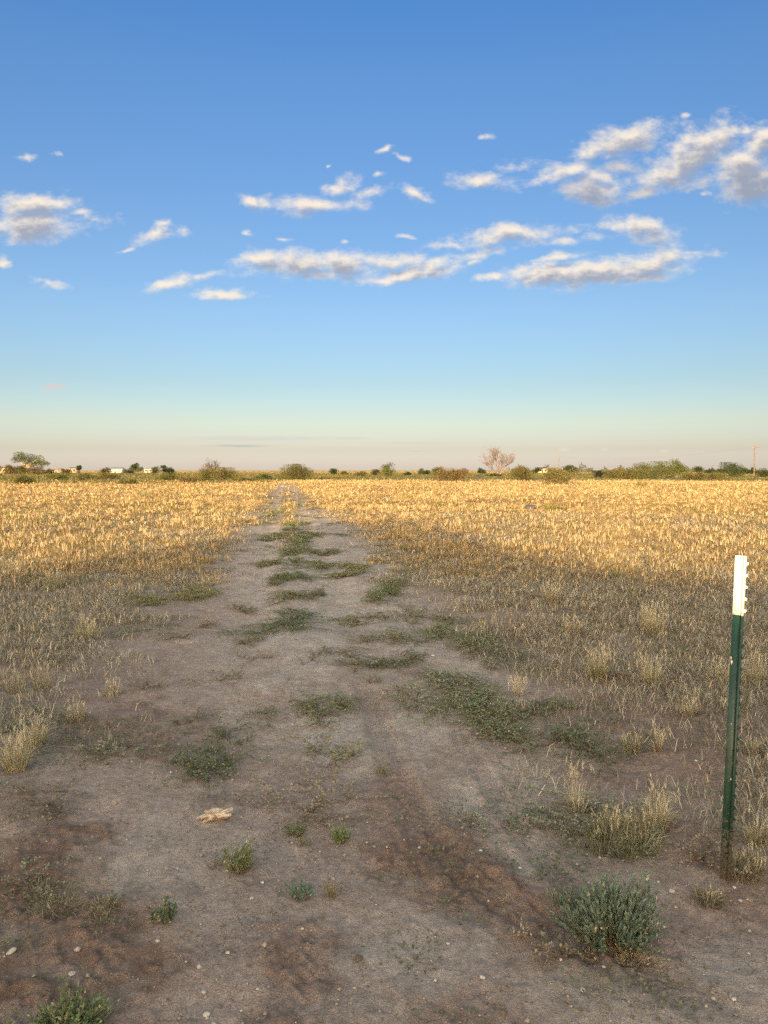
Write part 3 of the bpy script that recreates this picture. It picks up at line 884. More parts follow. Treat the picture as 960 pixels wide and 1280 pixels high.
clump(632, 1120, 20, 12, 'tiny pale dried sprig on the end of the red soil band', 'weed', (0.34, 0.29, 0.21), shoots=10, leaf=0.012, lw=.3, per=5, splay=1.0)

# dry grass clumps one can single out
G1 = [(.44, .37, .22), (.36, .31, .18), (.20, .19, .09), (.50, .44, .29)]
G2 = [(.22, .22, .10), (.17, .18, .08), (.34, .30, .17), (.44, .38, .23)]
G3 = [(.52, .46, .30), (.58, .52, .36), (.40, .34, .20)]
GB = [(.24, .17, .11), (.32, .25, .16), (.19, .15, .09)]
for (px, py, w, h, lab, cs, n, pl, *ln_) in [
    (745, 1040, 130, 30, 'wide olive grass patch with tall stalks behind the grey green shrub', G2 + GB, 950, .02, 1.5),
    (798, 1046, 115, 30, 'ragged olive and straw grass patch right of the wide olive patch', G2 + G1, 800, .02, 1.4),
    (822, 1034, 50, 50, 'bright straw grass bunch standing in the olive patch', G3, 150, .08, .7),
    (722, 1010, 40, 56, 'few tall pale grass stalks at the back of the olive patch', G3, 26, .5),
    (780, 1064, 70, 18, 'low fringe of green grass below the olive patch', G2, 260, 0, 1.4),
    (935, 1085, 110, 28, 'brown dry grass patch at the foot of the post', GB + G1, 620, .02, 1.4),
    (885, 1122, 80, 20, 'grey brown grass tuft in front of the post', GB + G1, 380, .01, 1.5),
    (945, 1055, 50, 34, 'straw grass patch right behind the post', G1, 120, .08),
    (825, 795, 60, 32, 'pale bushy grass clump left of the upper post', G3 + G1, 260, .15),
    (735, 850, 62, 36, 'pale grass clump with green base right of the broad weed mat', G1 + G2, 240, .12),
    (815, 860, 46, 38, 'upright straw grass clump between the broad mat and the post', G1 + G3, 170, .12),
    (648, 868, 34, 22, 'almost white wispy grass clump behind the broad weed mat', [(.60, .54, .42), (.52, .46, .36)], 110, .3),
    (790, 940, 50, 24, 'low straw clump on red soil in front of the upright straw clump', G1, 130, .05),
    (822, 946, 22, 26, 'grey seed headed tuft beside the low straw clump', G3 + GB, 60, .3),
    (860, 905, 60, 24, 'dark dead clump with one long fallen pale stalk', GB + G3, 130, .08),
    (905, 860, 60, 30, 'straw clump close to the left of the post', G1, 170, .1),
    (945, 860, 40, 40, 'straw clump at the right frame edge behind the post', G1, 140, .1),
    (940, 955, 40, 26, 'brown tuft right of the middle of the post', GB + G1, 90, .05),
    (690, 760, 50, 26, 'dry clump with reddish base in the shaded right field', GB + G1, 160, .1),
    (715, 800, 46, 22, 'tan clump in front of the reddish based clump', G1 + GB, 140, .1),
    (20, 968, 66, 46, 'tall pale straw clump at the left frame edge', G3 + G1, 260, .12),
    (45, 935, 50, 40, 'second pale straw clump behind the tall one at left', G1 + G3, 170, .1),
    (95, 905, 50, 26, 'thin straw clump on red soil at left', G1 + GB, 120, .1),
    (35, 870, 60, 32, 'dull straw clump at the left edge of the shaded field', G1 + GB, 160, .1),
    (140, 870, 46, 22, 'low clump with pale bent leaves on the left bare edge', G3 + GB, 100, .1),
    (65, 1125, 110, 14, 'dry grass litter heap on red soil at lower left', GB + G1, 520, 0, 2.0),
    (125, 1148, 90, 12, 'dry broken grass beside the litter heap at lower left', GB + G1, 320, 0, 2.0),
    (110, 800, 60, 26, 'grey straw clump in the shaded left field', G1, 150, .1),
    (65, 735, 60, 24, 'grey green grass patch just inside the shadow at left', [(.27, .27, .17), (.34, .32, .2)], 200, .05),
]:
    tussock(px, py, w, h, lab, cs, int(n * 1.5), plumes=pl, lean0=ln_[0] if ln_ else .8)

# green or olive bunches out in the sunlit field
for (px, py, w, h, lab, cs, n) in [
    (690, 641, 44, 17, 'large olive grass bunch in the sunlit field, beside the grey stone', [(.17, .17, .05), (.24, .21, .07), (.32, .27, .11)], 320),
    (802, 609, 24, 12, 'olive bunch standing in far golden grass at right', [(.25, .21, .08), (.2, .18, .07)], 160),
    (180, 624, 16, 13, 'pale green bunch in the golden field at left', [(.24, .24, .10), (.3, .28, .13)], 120),
    (513, 624, 16, 7, 'green bunch in the golden field right of the track', [(.20, .20, .06)], 80),
    (548, 634, 14, 11, 'upright green bunch in the golden field, middle', [(.22, .22, .08)], 80),
    (585, 636, 16, 11, 'olive bunch right of the upright green bunch', [(.22, .2, .08)], 80),
    (888, 688, 16, 10, 'bright green tuft in sunlit grass left of the post tip', [(.24, .26, .07)], 80),
    (500, 605, 12, 5, 'dark green bunch far off near the scrub belt', [(.17, .17, .05)], 60),
    (497, 612, 14, 6, 'olive bunch in front of the dark green far bunch', [(.21, .2, .07)], 60),
    (386, 606, 14, 4, 'low green patch in front of the round bush by the track', [(.19, .19, .06)], 60),
    (938, 619, 20, 5, 'low olive patch in golden grass at the right edge', [(.2, .19, .07)], 60),
    (460, 622, 14, 6, 'faint olive bunch in golden grass left of the green bunch', [(.3, .26, .11)], 60),
    (820, 660, 30, 8, 'grey green flat patch in the sunlit field left of the post tip', [(.22, .21, .1)], 80),
    (505, 690, 20, 14, 'leafy green bunch in the shaded grass right of the track', [(.17, .18, .07)], 80),
    (770, 725, 24, 16, 'green bunch in the shaded right field', [(.17, .18, .08), (.26, .24, .13)], 100),
]:
    tussock(px, py, w, h, lab, cs, n, plumes=0, cat='grass clump', group='green bunches in the field', name='grass_bunch')


# ------------------------------------------------------------------ stones and the pale lump
def lump(name, px, py, size, label, cat, mat, group=None, squash=0.65, pits=0.0, seed=1, rz=None, subdiv=2, elong=1.0, sink=0.25):
    import bmesh
    bm = bmesh.new()
    bmesh.ops.create_icosphere(bm, subdivisions=subdiv, radius=1.0)
    V = np.array([v.co[:] for v in bm.verts])
    rg = np.random.default_rng(seed)
    # a few random flattening cuts give facets
    for _ in range(7):
        nrm = rg.normal(0, 1, 3); nrm /= np.linalg.norm(nrm); dcut = rg.uniform(.62, .92)
        k = V @ nrm; V = V - np.maximum(0, k - dcut)[:, None] * nrm * 0.85
    q = V * 2.3
    f = fbm(q[:, 0] + seed, q[:, 1] + q[:, 2] * 1.7, 3, seed)
    V = V * (1 + 0.30 * (f - .5))[:, None]
    if pits:
        g = fbm(V[:, 0] * 3.2 + seed, V[:, 1] * 3.2 + V[:, 2] * 2.5, 3, seed + 9)
        V = V * (1 - pits * sstep(.52, .40, g))[:, None]
    V = V * np.array([size * elong, size, size * squash])
    for v, c in zip(bm.verts, V): v.co = c
    for fc in bm.faces: fc.smooth = subdiv > 2
    me = bpy.data.meshes.new(name); bm.to_mesh(me); bm.free()
    me.materials.append(mat)
    o = bpy.data.objects.new(name, me); COL.objects.link(o)
    x, y = ground_at(px, py)
    o.location = (x, y, gz(x, y) + size * squash * (1 - 2 * sink) * 0.9)
    o.rotation_euler = (rg.uniform(-.15, .15), rg.uniform(-.15, .15), rg.uniform(0, 6.28) if rz is None else rz)
    return tag(o, label, cat, group)


M_LUMP = solid_mat('weathered_pale_lump', (0.62, 0.52, 0.39), 0.9, 0.2, 30.0, 0.8, 70.0, dark=(0.26, 0.19, 0.13))
lump('weathered_lump', 270, 1023, 0.040, 'long pale pitted lump lying on the bare dirt left of the track', 'debris', M_LUMP, None, .75, .38, 5, R(16), 4, 2.35, .15)
GP = 'pale pebbles on the dirt'
for i, (px, py, s, lab, m) in enumerate([
    (258, 1257, .013, 'largest white pebble near the bottom edge left of centre', M_CHALK),
    (255, 1231, .011, 'oval pale pebble just above the largest white pebble', M_STONE),
    (315, 1114, .013, 'round grey pebble below the pale stalked weed clump', M_STONE),
    (328, 1094, .009, 'small white pebble right of the pale stalked weed clump', M_CHALK),
    (603, 1218, .012, 'white pebble on bare dirt below the red soil band', M_CHALK),
    (918, 1247, .011, 'white pebble near the bottom right corner', M_CHALK),
    (378, 1155, .008, 'tiny white pebble below the blue green star weed', M_CHALK),
    (811, 1196, .012, 'white pebble at the right foot of the grey green shrub', M_CHALK),
    (755, 1198, .009, 'small white pebble at the left foot of the grey green shrub', M_CHALK),
    (285, 1185, .011, 'grey pebble half sunk in the soil above the oval pale one', M_STONE),
    (222, 1081, .008, 'pale pebble left of the pale stalked weed clump', M_STONE),
    (448, 1194, .018, 'dark round clod on the bare dirt near bottom centre', None),
    (650, 1079, .011, 'white pebble on pale crust left of the grey green shrub', M_CHALK),
    (601, 1059, .010, 'pale pebble on pale crust right of the red soil band', M_CHALK),
    (648, 1012, .009, 'pale pebble beside the flat dark weed strip', M_STONE),
    (892, 1243, .011, 'dull pebble left of the white pebble in the bottom right corner', M_STONE),
    (729, 1232, .013, 'brown grey pebble below the grey green shrub, left', M_STONE),
    (918, 1108, .010, 'white pebble at the foot of the post', M_CHALK),
    (870, 964, .010, 'white pebble left of the middle of the post', M_CHALK),
    (840, 1112, .016, 'flat grey stone right of the grey green shrub', M_STONE),
    (14, 1188, .020, 'flat pale stone on red soil at the left edge', M_STONE),
    (90, 1213, .016, 'pale clod on red soil at lower left', M_STONE),
    (165, 953, .009, 'small pale pebble left of the flat dark weed strip', M_STONE),
    (541, 823, .020, 'flat pale stone on bare ground under the mid green mat', M_CHALK),
    (197, 1172, .010, 'dull pebble below the small dark broad leaved weed', M_STONE),
    (322, 1228, .007, 'tiny pale pebble right of the oval pale pebble', M_CHALK),
    (560, 1172, .009, 'pale pebble at lower edge of the red soil band', M_CHALK),
]):
    if m is None:
        m = solid_mat('dark_clod', (0.15, 0.11, 0.08), .95, .3, 40, .8, 80)
        lump('soil_clod', px, py, s, lab, 'clod', m, None, .5, 0, 40 + i)
    else:
        lump('pebble', px, py, s * .72, lab, 'pebble', m, GP, random.uniform(.5, .75), 0, 40 + i, None, 2, random.uniform(1.0, 1.35))
lump('pale_stick', 819, 1058, .008, 'short pale stick like piece under the straw bunch', 'debris', M_CHALK, None, .6, 0, 91, R(12), 3, 3.6, .1)
M_GREY = solid_mat('grey_rock', (0.085, 0.08, 0.085), .85, .3, 6, .6, 30)
lump('grey_stone', 663, 638, .22, 'grey stone in sunlit grass left of the large olive bunch', 'stone', M_GREY, None, .6, 0, 17, 0.2, 3, 1.1, .15)


# ------------------------------------------------------------------ steel fence post
def build_post():
    bx_, by_ = ground_at(911, 1100)
    dep = by_ * CP + CAM_H * SP
    # height from the top pixel
    top_z = CAM_H - (692 - 588) / FPX * dep * 1.0
    H = top_z - gz(bx_, by_)
    root = thing('fence_post', 'green steel T post with white painted tip, standing at right', 'fence post', (bx_, by_, gz(bx_, by_)), None, R(24))
    root.rotation_euler = (R(-0.4), R(1.25), R(-35))
    tip0 = H * (1 - 73.0 / 408.0)

    def section(z0, z1, grow=0.0):
        mb = MB()
        t = 0.0022 + grow; f = 0.0035
        mb.box(-0.034 - grow, 0.0 - grow, -t, t, z0, z1)          # web
        mb.box(0.0, f + 2 * grow, -0.0165 - grow, 0.0165 + grow, z0, z1)   # flange
        # rolled fillets where the web meets the flange
        mb.prism([(-0.007, t), (0.0, 0.007), (0.0, t)], 'z', z0 + .0005, z1 - .0005)
        mb.prism([(-0.007, -t), (0.0, -t), (0.0, -0.007)], 'z', z0 + .0005, z1 - .0005)
        z = z0 + 0.02
        return mb, f
    mb, f = section(-0.35, tip0)
    spacing = 0.0455
    zs = [H - 0.028 - k * spacing for k in range(40)]
    for z in zs:
        if 0.03 < z < tip0 - .006:
            stud(mb, f, z)
    mb.build('shaft', M_POST, root)
    mb, f = section(tip0, H, 0.0006)
    for z in zs:
        if z > tip0 + .006:
            stud(mb, f + .0012, z)
    mb.build('painted_tip', M_TIP, root)
    # bare chips in the green paint
    for (z, xx, w, hh) in [(tip0 - .175, -.0335, .004, .010), (tip0 - .195, -.031, .005, .016), (.40, -.012, .003, .008), (.33, -.006, .002, .03), (.26, -.006, .0016, .02), (.62, -.02, .002, .004)]:
        mb = MB(); mb.box(xx, xx + w, -.00285, -.00225, z, z + hh)
        mb.build('paint_chip', M_TIP, root)


def stud(mb, f, z):
    mb.prism([(f, z - .0065), (f + .0085, z - .004), (f + .0085, z + .003), (f, z + .0065)], 'y', -.0062, .0062)


def post_paint():
    m = solid_mat('green_enamel', (0.014, 0.050, 0.034), 0.42, 0.35, 18, 0.25, 50, 0.5, stretch=(1, 1, .3))
    nt = m.node_tree; L = nt.links.new
    b = [n for n in nt.nodes if n.type == 'BSDF_PRINCIPLED'][0]; base = b.inputs['Base Color'].links[0].from_socket
    tc = N(nt, 'ShaderNodeTexCoord'); sp = N(nt, 'ShaderNodeSeparateXYZ'); L(tc.outputs['Object'], sp.inputs[0])
    nz = N(nt, 'ShaderNodeTexNoise', inp={'Scale': 70.0, 'Detail': 5.0, 'Roughness': .7}); L(tc.outputs['Object'], nz.inputs['Vector'])
    hz = N(nt, 'ShaderNodeMapRange', inp={'From Min': 0.0, 'From Max': 0.35, 'To Min': 0.62, 'To Max': 0.36}); L(sp.outputs[2], hz.inputs['Value'])
    lt = N(nt, 'ShaderNodeMath', operation='LESS_THAN'); L(nz.outputs['Fac'], lt.inputs[0]); L(hz.outputs[0], lt.inputs[1])
    f = N(nt, 'ShaderNodeMath', operation='MULTIPLY', inp={1: 0.65}); L(lt.outputs[0], f.inputs[0])
    mx = N(nt, 'ShaderNodeMix', data_type='RGBA', inp={7: (0.16, 0.115, 0.08, 1)}); L(f.outputs[0], mx.inputs[0]); L(base, mx.inputs[6]); L(mx.outputs[2], b.inputs['Base Color'])
    return m


M_POST = post_paint()
M_TIP = solid_mat('white_enamel', (0.80, 0.78, 0.70), 0.5, 0.08, 25, 0.2, 60, 0.4, dark=(0.70, 0.67, 0.58))
build_post()


# ------------------------------------------------------------------ bushes and trees of the skyline
def bush(x0, x1, top, base, label, col, col2=None, cat='bush', name='bush', n=None, lobes=7, trunk=0.25, leafk=1.0, group='bushes along the skyline', dist=None, flat=0.5, twig=0.0, tall=False, stemc=(0.20, 0.15, 0.10)):
    """A crown of loose leaf clumps over a few stems; the foot is where the photograph puts it."""
    cxp = 0.5 * (x0 + x1)
    if dist is None:
        x, y = ground_at(cxp, base)
    else:
        y = dist; x = (cxp - 480) / FPX * (y * CP + CAM_H * SP)
    dep = y * CP
    w = (x1 - x0) / FPX * dep * .78
    ztop = CAM_H + (588 - top) / FPX * dep
    h = max(0.5, ztop * 1.12)
    root = thing(name, label, cat, (x, y, 0.0), group)
    n = n or int(min(5200, max(700, (x1 - x0) * (base - top) * 8)))
    rg = RNG
    c2 = np.array(col2 if col2 is not None else np.array(col) * 0.62)
    lo = []
    for i in range(lobes):
        a = rg.uniform(0, 6.28); q = math.sqrt(rg.random()) * .72
        zz = rg.uniform(trunk + .08, .85) * h
        shrink = math.sqrt(max(.05, 1 - (max(0, zz / h - .35) / .75) ** 2))
        lo.append((math.cos(a) * q * w * shrink, math.sin(a) * q * w * shrink, zz, rg.uniform(.30, .46) * min(w, h * 1.0)))
    lo.append((0, 0, h * .8, .22 * min(w, h)))
    if trunk < .2:
        for q in (-.38, 0, .38):
            lo.append((q * w, 0, h * .42, .42 * min(w, h * 1.2)))
    lo = np.array(lo)
    li = rg.choice(len(lo), n, p=lo[:, 3] ** 2 / (lo[:, 3] ** 2).sum())
    u = rg.normal(0, 1, (n, 3)); u /= np.linalg.norm(u, axis=1)[:, None]
    rr = lo[li, 3] * rg.random(n) ** .45 * rg.choice([1.0, 1.0, 1.15], n)
    P = lo[li, :3] + u * rr[:, None] * np.array([1.15, 1.15, .85])
    P[:, 2] = np.clip(P[:, 2], 0.06 * h, h * 1.02)
    L = max(0.12, 0.00118 * dep) * leafk * rg.uniform(.6, 1.6, n)
    D = u * .7 + rg.normal(0, .6, (n, 3)) + np.array([0, 0, .25])
    pick = rg.random(n)
    lobe_tone = rg.uniform(.78, 1.25, len(lo))[li]
    C = np.where(pick[:, None] < .30, c2, np.array(col)) * lobe_tone[:, None] * rg.normal(1, .18, (n, 1))
    V, F, Cc = leaves(P, D, rg.normal(0, 1, (n, 3)), L, L * .6, np.clip(C * np.array((.74, .78, .72)), .008, .6))
    mesh_np('crown', V, F, Cc, M_CROWN, root)
    mb = MB()
    for i in range(min(len(lo), 6)):
        e = lo[i, :3]; b = np.array([e[0] * .12, e[1] * .12, -0.1]); m = b * .45 + e * .55; m[0] *= .7; m[1] *= .7
        t = np.linspace(0, 1, 6)[:, None]
        mb.tube((1 - t) ** 2 * b + 2 * t * (1 - t) * m + t * t * e, np.linspace(.03, .008, 6) * h * .6, 5, stemc)
    mb.build('trunk', M_TWIG, root)
    if twig:
        tw = MB()
        branch(tw, np.array([0, 0, h * .35]), np.array([0, 0, 1.0]), h * .42, .03 * h * .5, 4, .55, stemc)
        tw.build('twigs', M_TWIG, root)
    return root


def branch(mb, p, d, ln, r, depth, spread, c, kids=3, minr=0.012):
    d = d / np.linalg.norm(d)
    q1 = p + d * ln * .5 + RNG.normal(0, .05 * ln, 3); q2 = p + d * ln + RNG.normal(0, .08 * ln, 3)
    mb.tube([p, q1, q2], [r, r * .85, r * .65], 4 if depth < 3 else 6, np.array(c) * RNG.uniform(.85, 1.15), cap=False)
    if depth == 0:
        return
    for k in range(kids):
        nd = d + RNG.normal(0, spread, 3); nd[2] = nd[2] * .9 + .12
        st = q1 + (q2 - q1) * RNG.uniform(.1, 1.0)
        branch(mb, st, nd, ln * RNG.uniform(.55, .82), max(minr, r * .58), depth - 1, spread, c, kids, minr)


def bare_tree(px, top, base, wpx, label, c, stems, dist, name, cat, depth=4, spread=.42, minr=.02):
    global RNG
    RNG = np.random.default_rng(int(px))
    y = dist; x = (px - 480) / FPX * (y * CP + CAM_H * SP)
    h = CAM_H + (588 - top) / FPX * y * CP; w = wpx / FPX * y * CP * .5
    root = thing(name, label, cat, (x, y, 0), None)
    for (ang, out, hh, r) in stems:
        mb = MB()
        d = np.array([math.cos(ang) * out, math.sin(ang) * out, 1.0])
        branch(mb, np.array([math.cos(ang) * .2, math.sin(ang) * .2, -.1]), d, h * hh * .36, r, depth, spread, c, 3, minr)
        mb.build('trunk', M_TWIG, root)
    return root


OLV = (0.135, 0.135, 0.045); GRN = (0.10, 0.125, 0.04); DRK = (0.055, 0.075, 0.03); BRO = (0.20, 0.15, 0.065); PAL = (0.22, 0.20, 0.09)
# broad tree at far left: foliage in flat shelves over a pale trunk
def left_tree():
    y = 300.0; x = (34 - 480) / FPX * y
    root = thing('spreading_tree', 'spreading dark green tree with pale trunk at far left', 'tree', (x, y, 0), None)
    k = y / FPX
    mb = MB()
    shelves = [(-7, 573, 9, 4.5), (-13, 575, 6, 3.5), (2, 572, 11, 5), (9, 577, 13, 4.5), (16, 573, 6, 4), (18, 580, 10, 3.5), (22, 579, 7, 2.5), (4, 580, 9, 3), (-9, 568, 7, 3.5)]
    P, L, C, D = [], [], [], []
    for (dx, py, rw, rh) in shelves:
        m = int(rw * rh * 9)
        u = RNG.normal(0, 1, (m, 3)); u /= np.linalg.norm(u, axis=1)[:, None]; u *= (RNG.random(m) ** .4)[:, None]
        z = CAM_H + (588 - py) * k
        P.append(np.stack([dx * k + u[:, 0] * rw * k, u[:, 1] * rw * k, z + u[:, 2] * rh * k], 1)); D.append(u + RNG.normal(0, .5, (m, 3)))
        C.append(jitter(np.array(GRN) * RNG.uniform(.6, 1.15), m, .25))
        e = np.array([dx * k, RNG.uniform(-1, 1), z]); b = np.array([0, 0, 2.2]); mid = (b + e) / 2 + np.array([0, 0, .5])
        mb.tube([np.array([0, 0, 1.5]), b, mid, e], [.28, .22, .14, .07], 5, (.42, .33, .22))
    mb.tube([(0.1, 0, -.2), (0, 0, 1.2), (0.1, 0, 2.6)], [.42, .32, .26], 7, (.45, .36, .25))
    P = np.concatenate(P); D = np.concatenate(D); C = np.concatenate(C); n = len(P)
    Ls = RNG.uniform(.25, .6, n)
    V, F, Cc = leaves(P, D, RNG.normal(0, 1, (n, 3)), Ls, Ls * .6, C)
    mesh_np('crown', V, F, Cc, M_CROWN, root)
    mb.build('trunk', M_TWIG, root)


left_tree()
for a in [
    (-6, 30, 582, 594, 'brownish brush mass left of the spreading tree', BRO, None, 320),
    (22, 34, 583, 594, 'green bush at the left foot of the spreading tree', OLV, None, 290),
    (38, 52, 582, 594, 'grey brown round bush under the right of the spreading tree', (0.17, .135, .075), None, 290),
    (166, 176, 579, 593, 'small upright dark tree on the skyline right of the white roof', GRN, DRK, 330),
    (155, 168, 586, 593, 'low dark bush between the white roof and the upright tree', DRK, None, 335),
    (190, 199, 584, 593, 'small green bush right of the tiny white house', GRN, None, 330),
    (202, 208, 583, 593, 'narrow dark bush left in a far pair', DRK, None, 340),
    (209, 217, 585, 593, 'round dark bush right in a far pair', DRK, None, 340),
    (97, 102, 583, 592, 'small dark upright tree beside the tan house', DRK, None, 360),
    (55, 68, 587, 593, 'low brown brush right of the spreading tree', BRO, None, 340),
    (76, 88, 587, 592, 'low brown brush left of the tan house', BRO, None, 350),
    (128, 138, 585, 592, 'grey green bush left of the white roof', OLV, None, 350),
    (250, 300, 587, 602, 'wide olive bush under the bare grey twigs at left', OLV, BRO, None),
    (318, 342, 594, 600, 'low flat green bush left of the track end', GRN, None, None),
    (352, 391, 583, 600, 'large round olive bush just right of the track end', (0.125, .125, .045), (.16, .13, .055), None),
    (414, 422, 587, 594, 'small lone bush on the plain right of the round bush', DRK, None, 330),
    (426, 434, 590, 594, 'tiny bush on the plain, left of centre', OLV, None, 280),
    (447, 457, 590, 597, 'tiny green bush left of the dark oval bush', OLV, None, 210),
    (465, 475, 588, 594, 'dark oval bush left of the pointed bush', (.1, .095, .04), None, 280),
    (477, 492, 581, 597, 'pointed light green bush near the middle of the skyline', (0.16, .17, .055), GRN, None),
    (505, 513, 591, 596, 'tiny dark bush right of the pointed bush', DRK, None, 240),
    (523, 530, 587, 594, 'small green bush of a far pair near the middle', GRN, None, 300),
    (529, 537, 589, 594, 'rounder bush of a far pair near the middle', GRN, None, 305),
    (540, 556, 586, 595, 'dark green bush behind the brown dome bush', GRN, DRK, 230),
    (546, 581, 586, 602, 'rust brown dome shaped bush left of the dead tree', (0.21, .135, .065), (.16, .13, .055), None),
    (598, 605, 586, 594, 'small dark bush behind the left of the dead tree', DRK, None, 330),
    (610, 628, 593, 597, 'dark low shrub at the foot of the dead tree', DRK, None, 200),
    (632, 666, 584, 601, 'olive brown dome bush right of the dead tree', (0.165, .135, .055), OLV, None),
    (668, 676, 586, 594, 'small dark tree left of the cream house on the right', DRK, None, 340),
    (680, 708, 588, 606, 'loose olive bush standing forward in the golden grass', (0.18, .155, .065), PAL, None),
    (703, 718, 583, 595, 'dark peaked tree right of the thin far pole', DRK, GRN, 270),
    (716, 723, 585, 595, 'greyish bare looking tree beside the dark peaked tree', (.24, .19, .12), None, 270),
    (742, 757, 590, 598, 'almost black low bush on the right scrub line', (.022, .026, .014), (.03, .03, .02), 170),
    (756, 788, 587, 599, 'long olive scrub bush right of the almost black bush', OLV, BRO, None),
    (783, 808, 581, 599, 'tall light olive bush left of the big double bush', (.16, .155, .055), OLV, None),
    (802, 812, 584, 597, 'dark bush tucked behind the tall light olive bush', DRK, None, 200),
    (812, 840, 580, 598, 'left half of the big double bush on the right', (.135, .155, .05), OLV, None),
    (836, 856, 577, 598, 'taller right half of the big double bush', (.125, .145, .05), GRN, 165),
    (848, 902, 590, 600, 'long low olive scrub right of the big double bush', OLV, BRO, None),
    (868, 877, 584, 593, 'small dark tree on the skyline above the long scrub', DRK, None, 330),
    (880, 893, 587, 593, 'far dark tree clump left of the dark round bush', DRK, None, 360),
    (896, 906, 587, 593, 'small far dark tree touching the dark round bush', DRK, None, 360),
    (905, 928, 581, 597, 'dark green round bush left of the utility pole', (.07, .10, .035), DRK, None),
    (928, 936, 586, 594, 'small dark bush just left of the utility pole', DRK, None, 300),
    (938, 944, 586, 594, 'small dark bush behind the utility pole', DRK, None, 320),
    (944, 966, 587, 597, 'dark bush right of the utility pole', (.075, .095, .035), None, None),
    (150, 170, 600, 606, 'faint low olive shrub in front of the scrub belt at left', OLV, BRO, None),
    (225, 246, 597, 604, 'brown low shrub before the wide olive bush', BRO, None, None),
    (20, 40, 596, 606, 'olive shrub at the near edge of the scrub belt, far left', OLV, None, None),
    (95, 120, 593, 601, 'broad olive shrub in the scrub belt below the tan house', OLV, BRO, None),
    (125, 150, 592, 600, 'broad brown shrub in the scrub belt below the white roof', BRO, OLV, None),
    (200, 225, 592, 601, 'olive shrub in the scrub belt below the far dark pair', OLV, None, None),
    (60, 85, 592, 601, 'green shrub in the scrub belt right of the spreading tree', OLV, GRN, None),
]:
    x0, x1, top, base, lab, c, c2, dist = a
    nm, cat = ('small_tree', 'tree') if ' tree' in lab.split(',')[0].split(' of the ')[0].split(' beside ')[0].split(' behind ')[0].split(' under ')[0].split(' at the ')[0] and 'bush' not in lab.split(' of ')[0].split(' under ')[0].split(' at ')[0] else ('bush', 'bush')
    bush(x0, x1, top, base, lab, c, c2, dist=dist, name=nm, cat=cat, trunk=.3 if nm == 'small_tree' else .05, lobes=6 if x1 - x0 < 14 else 11)

bare_tree(622, 559, 595, 40, 'dead leafless tree with many pinkish grey branches on the skyline', (0.165, .140, .130),
          [(0.2, .25, 1.05, .20), (1.6, .12, 1.1, .22), (2.9, .45, .95, .17), (3.3, .85, .85, .15), (-.4, .65, .95, .16), (4.6, .2, 1.0, .17), (0, .45, 1.0, .16)], 225.0, 'dead_tree', 'tree', 5, .36, .013)
bare_tree(268, 571, 600, 52, 'bare grey twigs of a dead shrub standing above the wide olive bush', (0.12, 0.10, 0.08),
          [(0.0, .9, .85, .09), (2.0, .3, 1.05, .09), (3.1, .75, 1.05, .09), (.5, 1.5, .7, .08), (4.2, .4, 1.0, .08), (.1, 1.9, .55, .07), (2.8, .4, 1.1, .09)], 120.0, 'dead_shrub', 'shrub', 5, .5, .014)


# distant trees along the right horizon that read as one strip
def far_strip():
    n = 5200
    px = RNG.uniform(640, 975, n); d = RNG.uniform(520, 900, n)
    x = (px - 480) / FPX * d
    f = fbm(px * .11, d * .001, 3, 201)
    h = 1.0 + 5.5 * sstep(.42, .72, f)
    P = np.stack([x, d, RNG.random(n) * h], 1)
    L = RNG.uniform(.8, 1.8, n)
    C = jitter((.085, .09, .045), n, .22)
    V, F, Cc = leaves(P, RNG.normal(0, 1, (n, 3)), RNG.normal(0, 1, (n, 3)), L, L * .7, C)
    kind(mesh_np('distant_treeline', V, F, Cc, M_CROWN), 'stuff')


far_strip()

# ------------------------------------------------------------------ utility poles
M_WOOD = solid_mat('weathered_pole_wood', (0.165, 0.130, 0.100), .9, .3, 4, .4, 20, stretch=(1, 1, .1))
M_GLASS = solid_mat('insulator_porcelain', (0.35, 0.33, 0.31), .4, .1, 5)
M_WIRE = solid_mat('wire_metal', (0.12, 0.12, 0.12), .6, .1, 5)


def pole(px, top, dist, label, r=.17, arm=True):
    x = (px - 480) / FPX * dist
    h = CAM_H + (588 - top) / FPX * dist
    root = thing('utility_pole', label, 'utility pole', (x, dist, 0), 'utility poles on the plain')
    mb = MB(); mb.tube([(0, 0, -.5), (0, 0, h * .5), (0.03, 0, h)], [r * 1.15, r, r * .75], 10); mb.build('shaft', M_WOOD, root)
    if arm:
        mb = MB(); mb.box(-1.35, 1.35, -r - .10, -r + .02, h - .75, h - .60)
        mb.box(-.6, -.02, -r - .06, -r - .02, h - 1.15, h - 1.09); mb.box(.02, .6, -r - .06, -r - .02, h - 1.15, h - 1.09)
        mb.build('crossarm', M_WOOD, root)
        for dx in (-1.25, -.55, 1.25):
            mb = MB(); mb.tube([(dx, -r - .04, h - .6), (dx, -r - .04, h - .50), (dx, -r - .04, h - .40)], [.05, .085, .05], 8); mb.build('insulator', M_GLASS, root)
    return x, dist, h


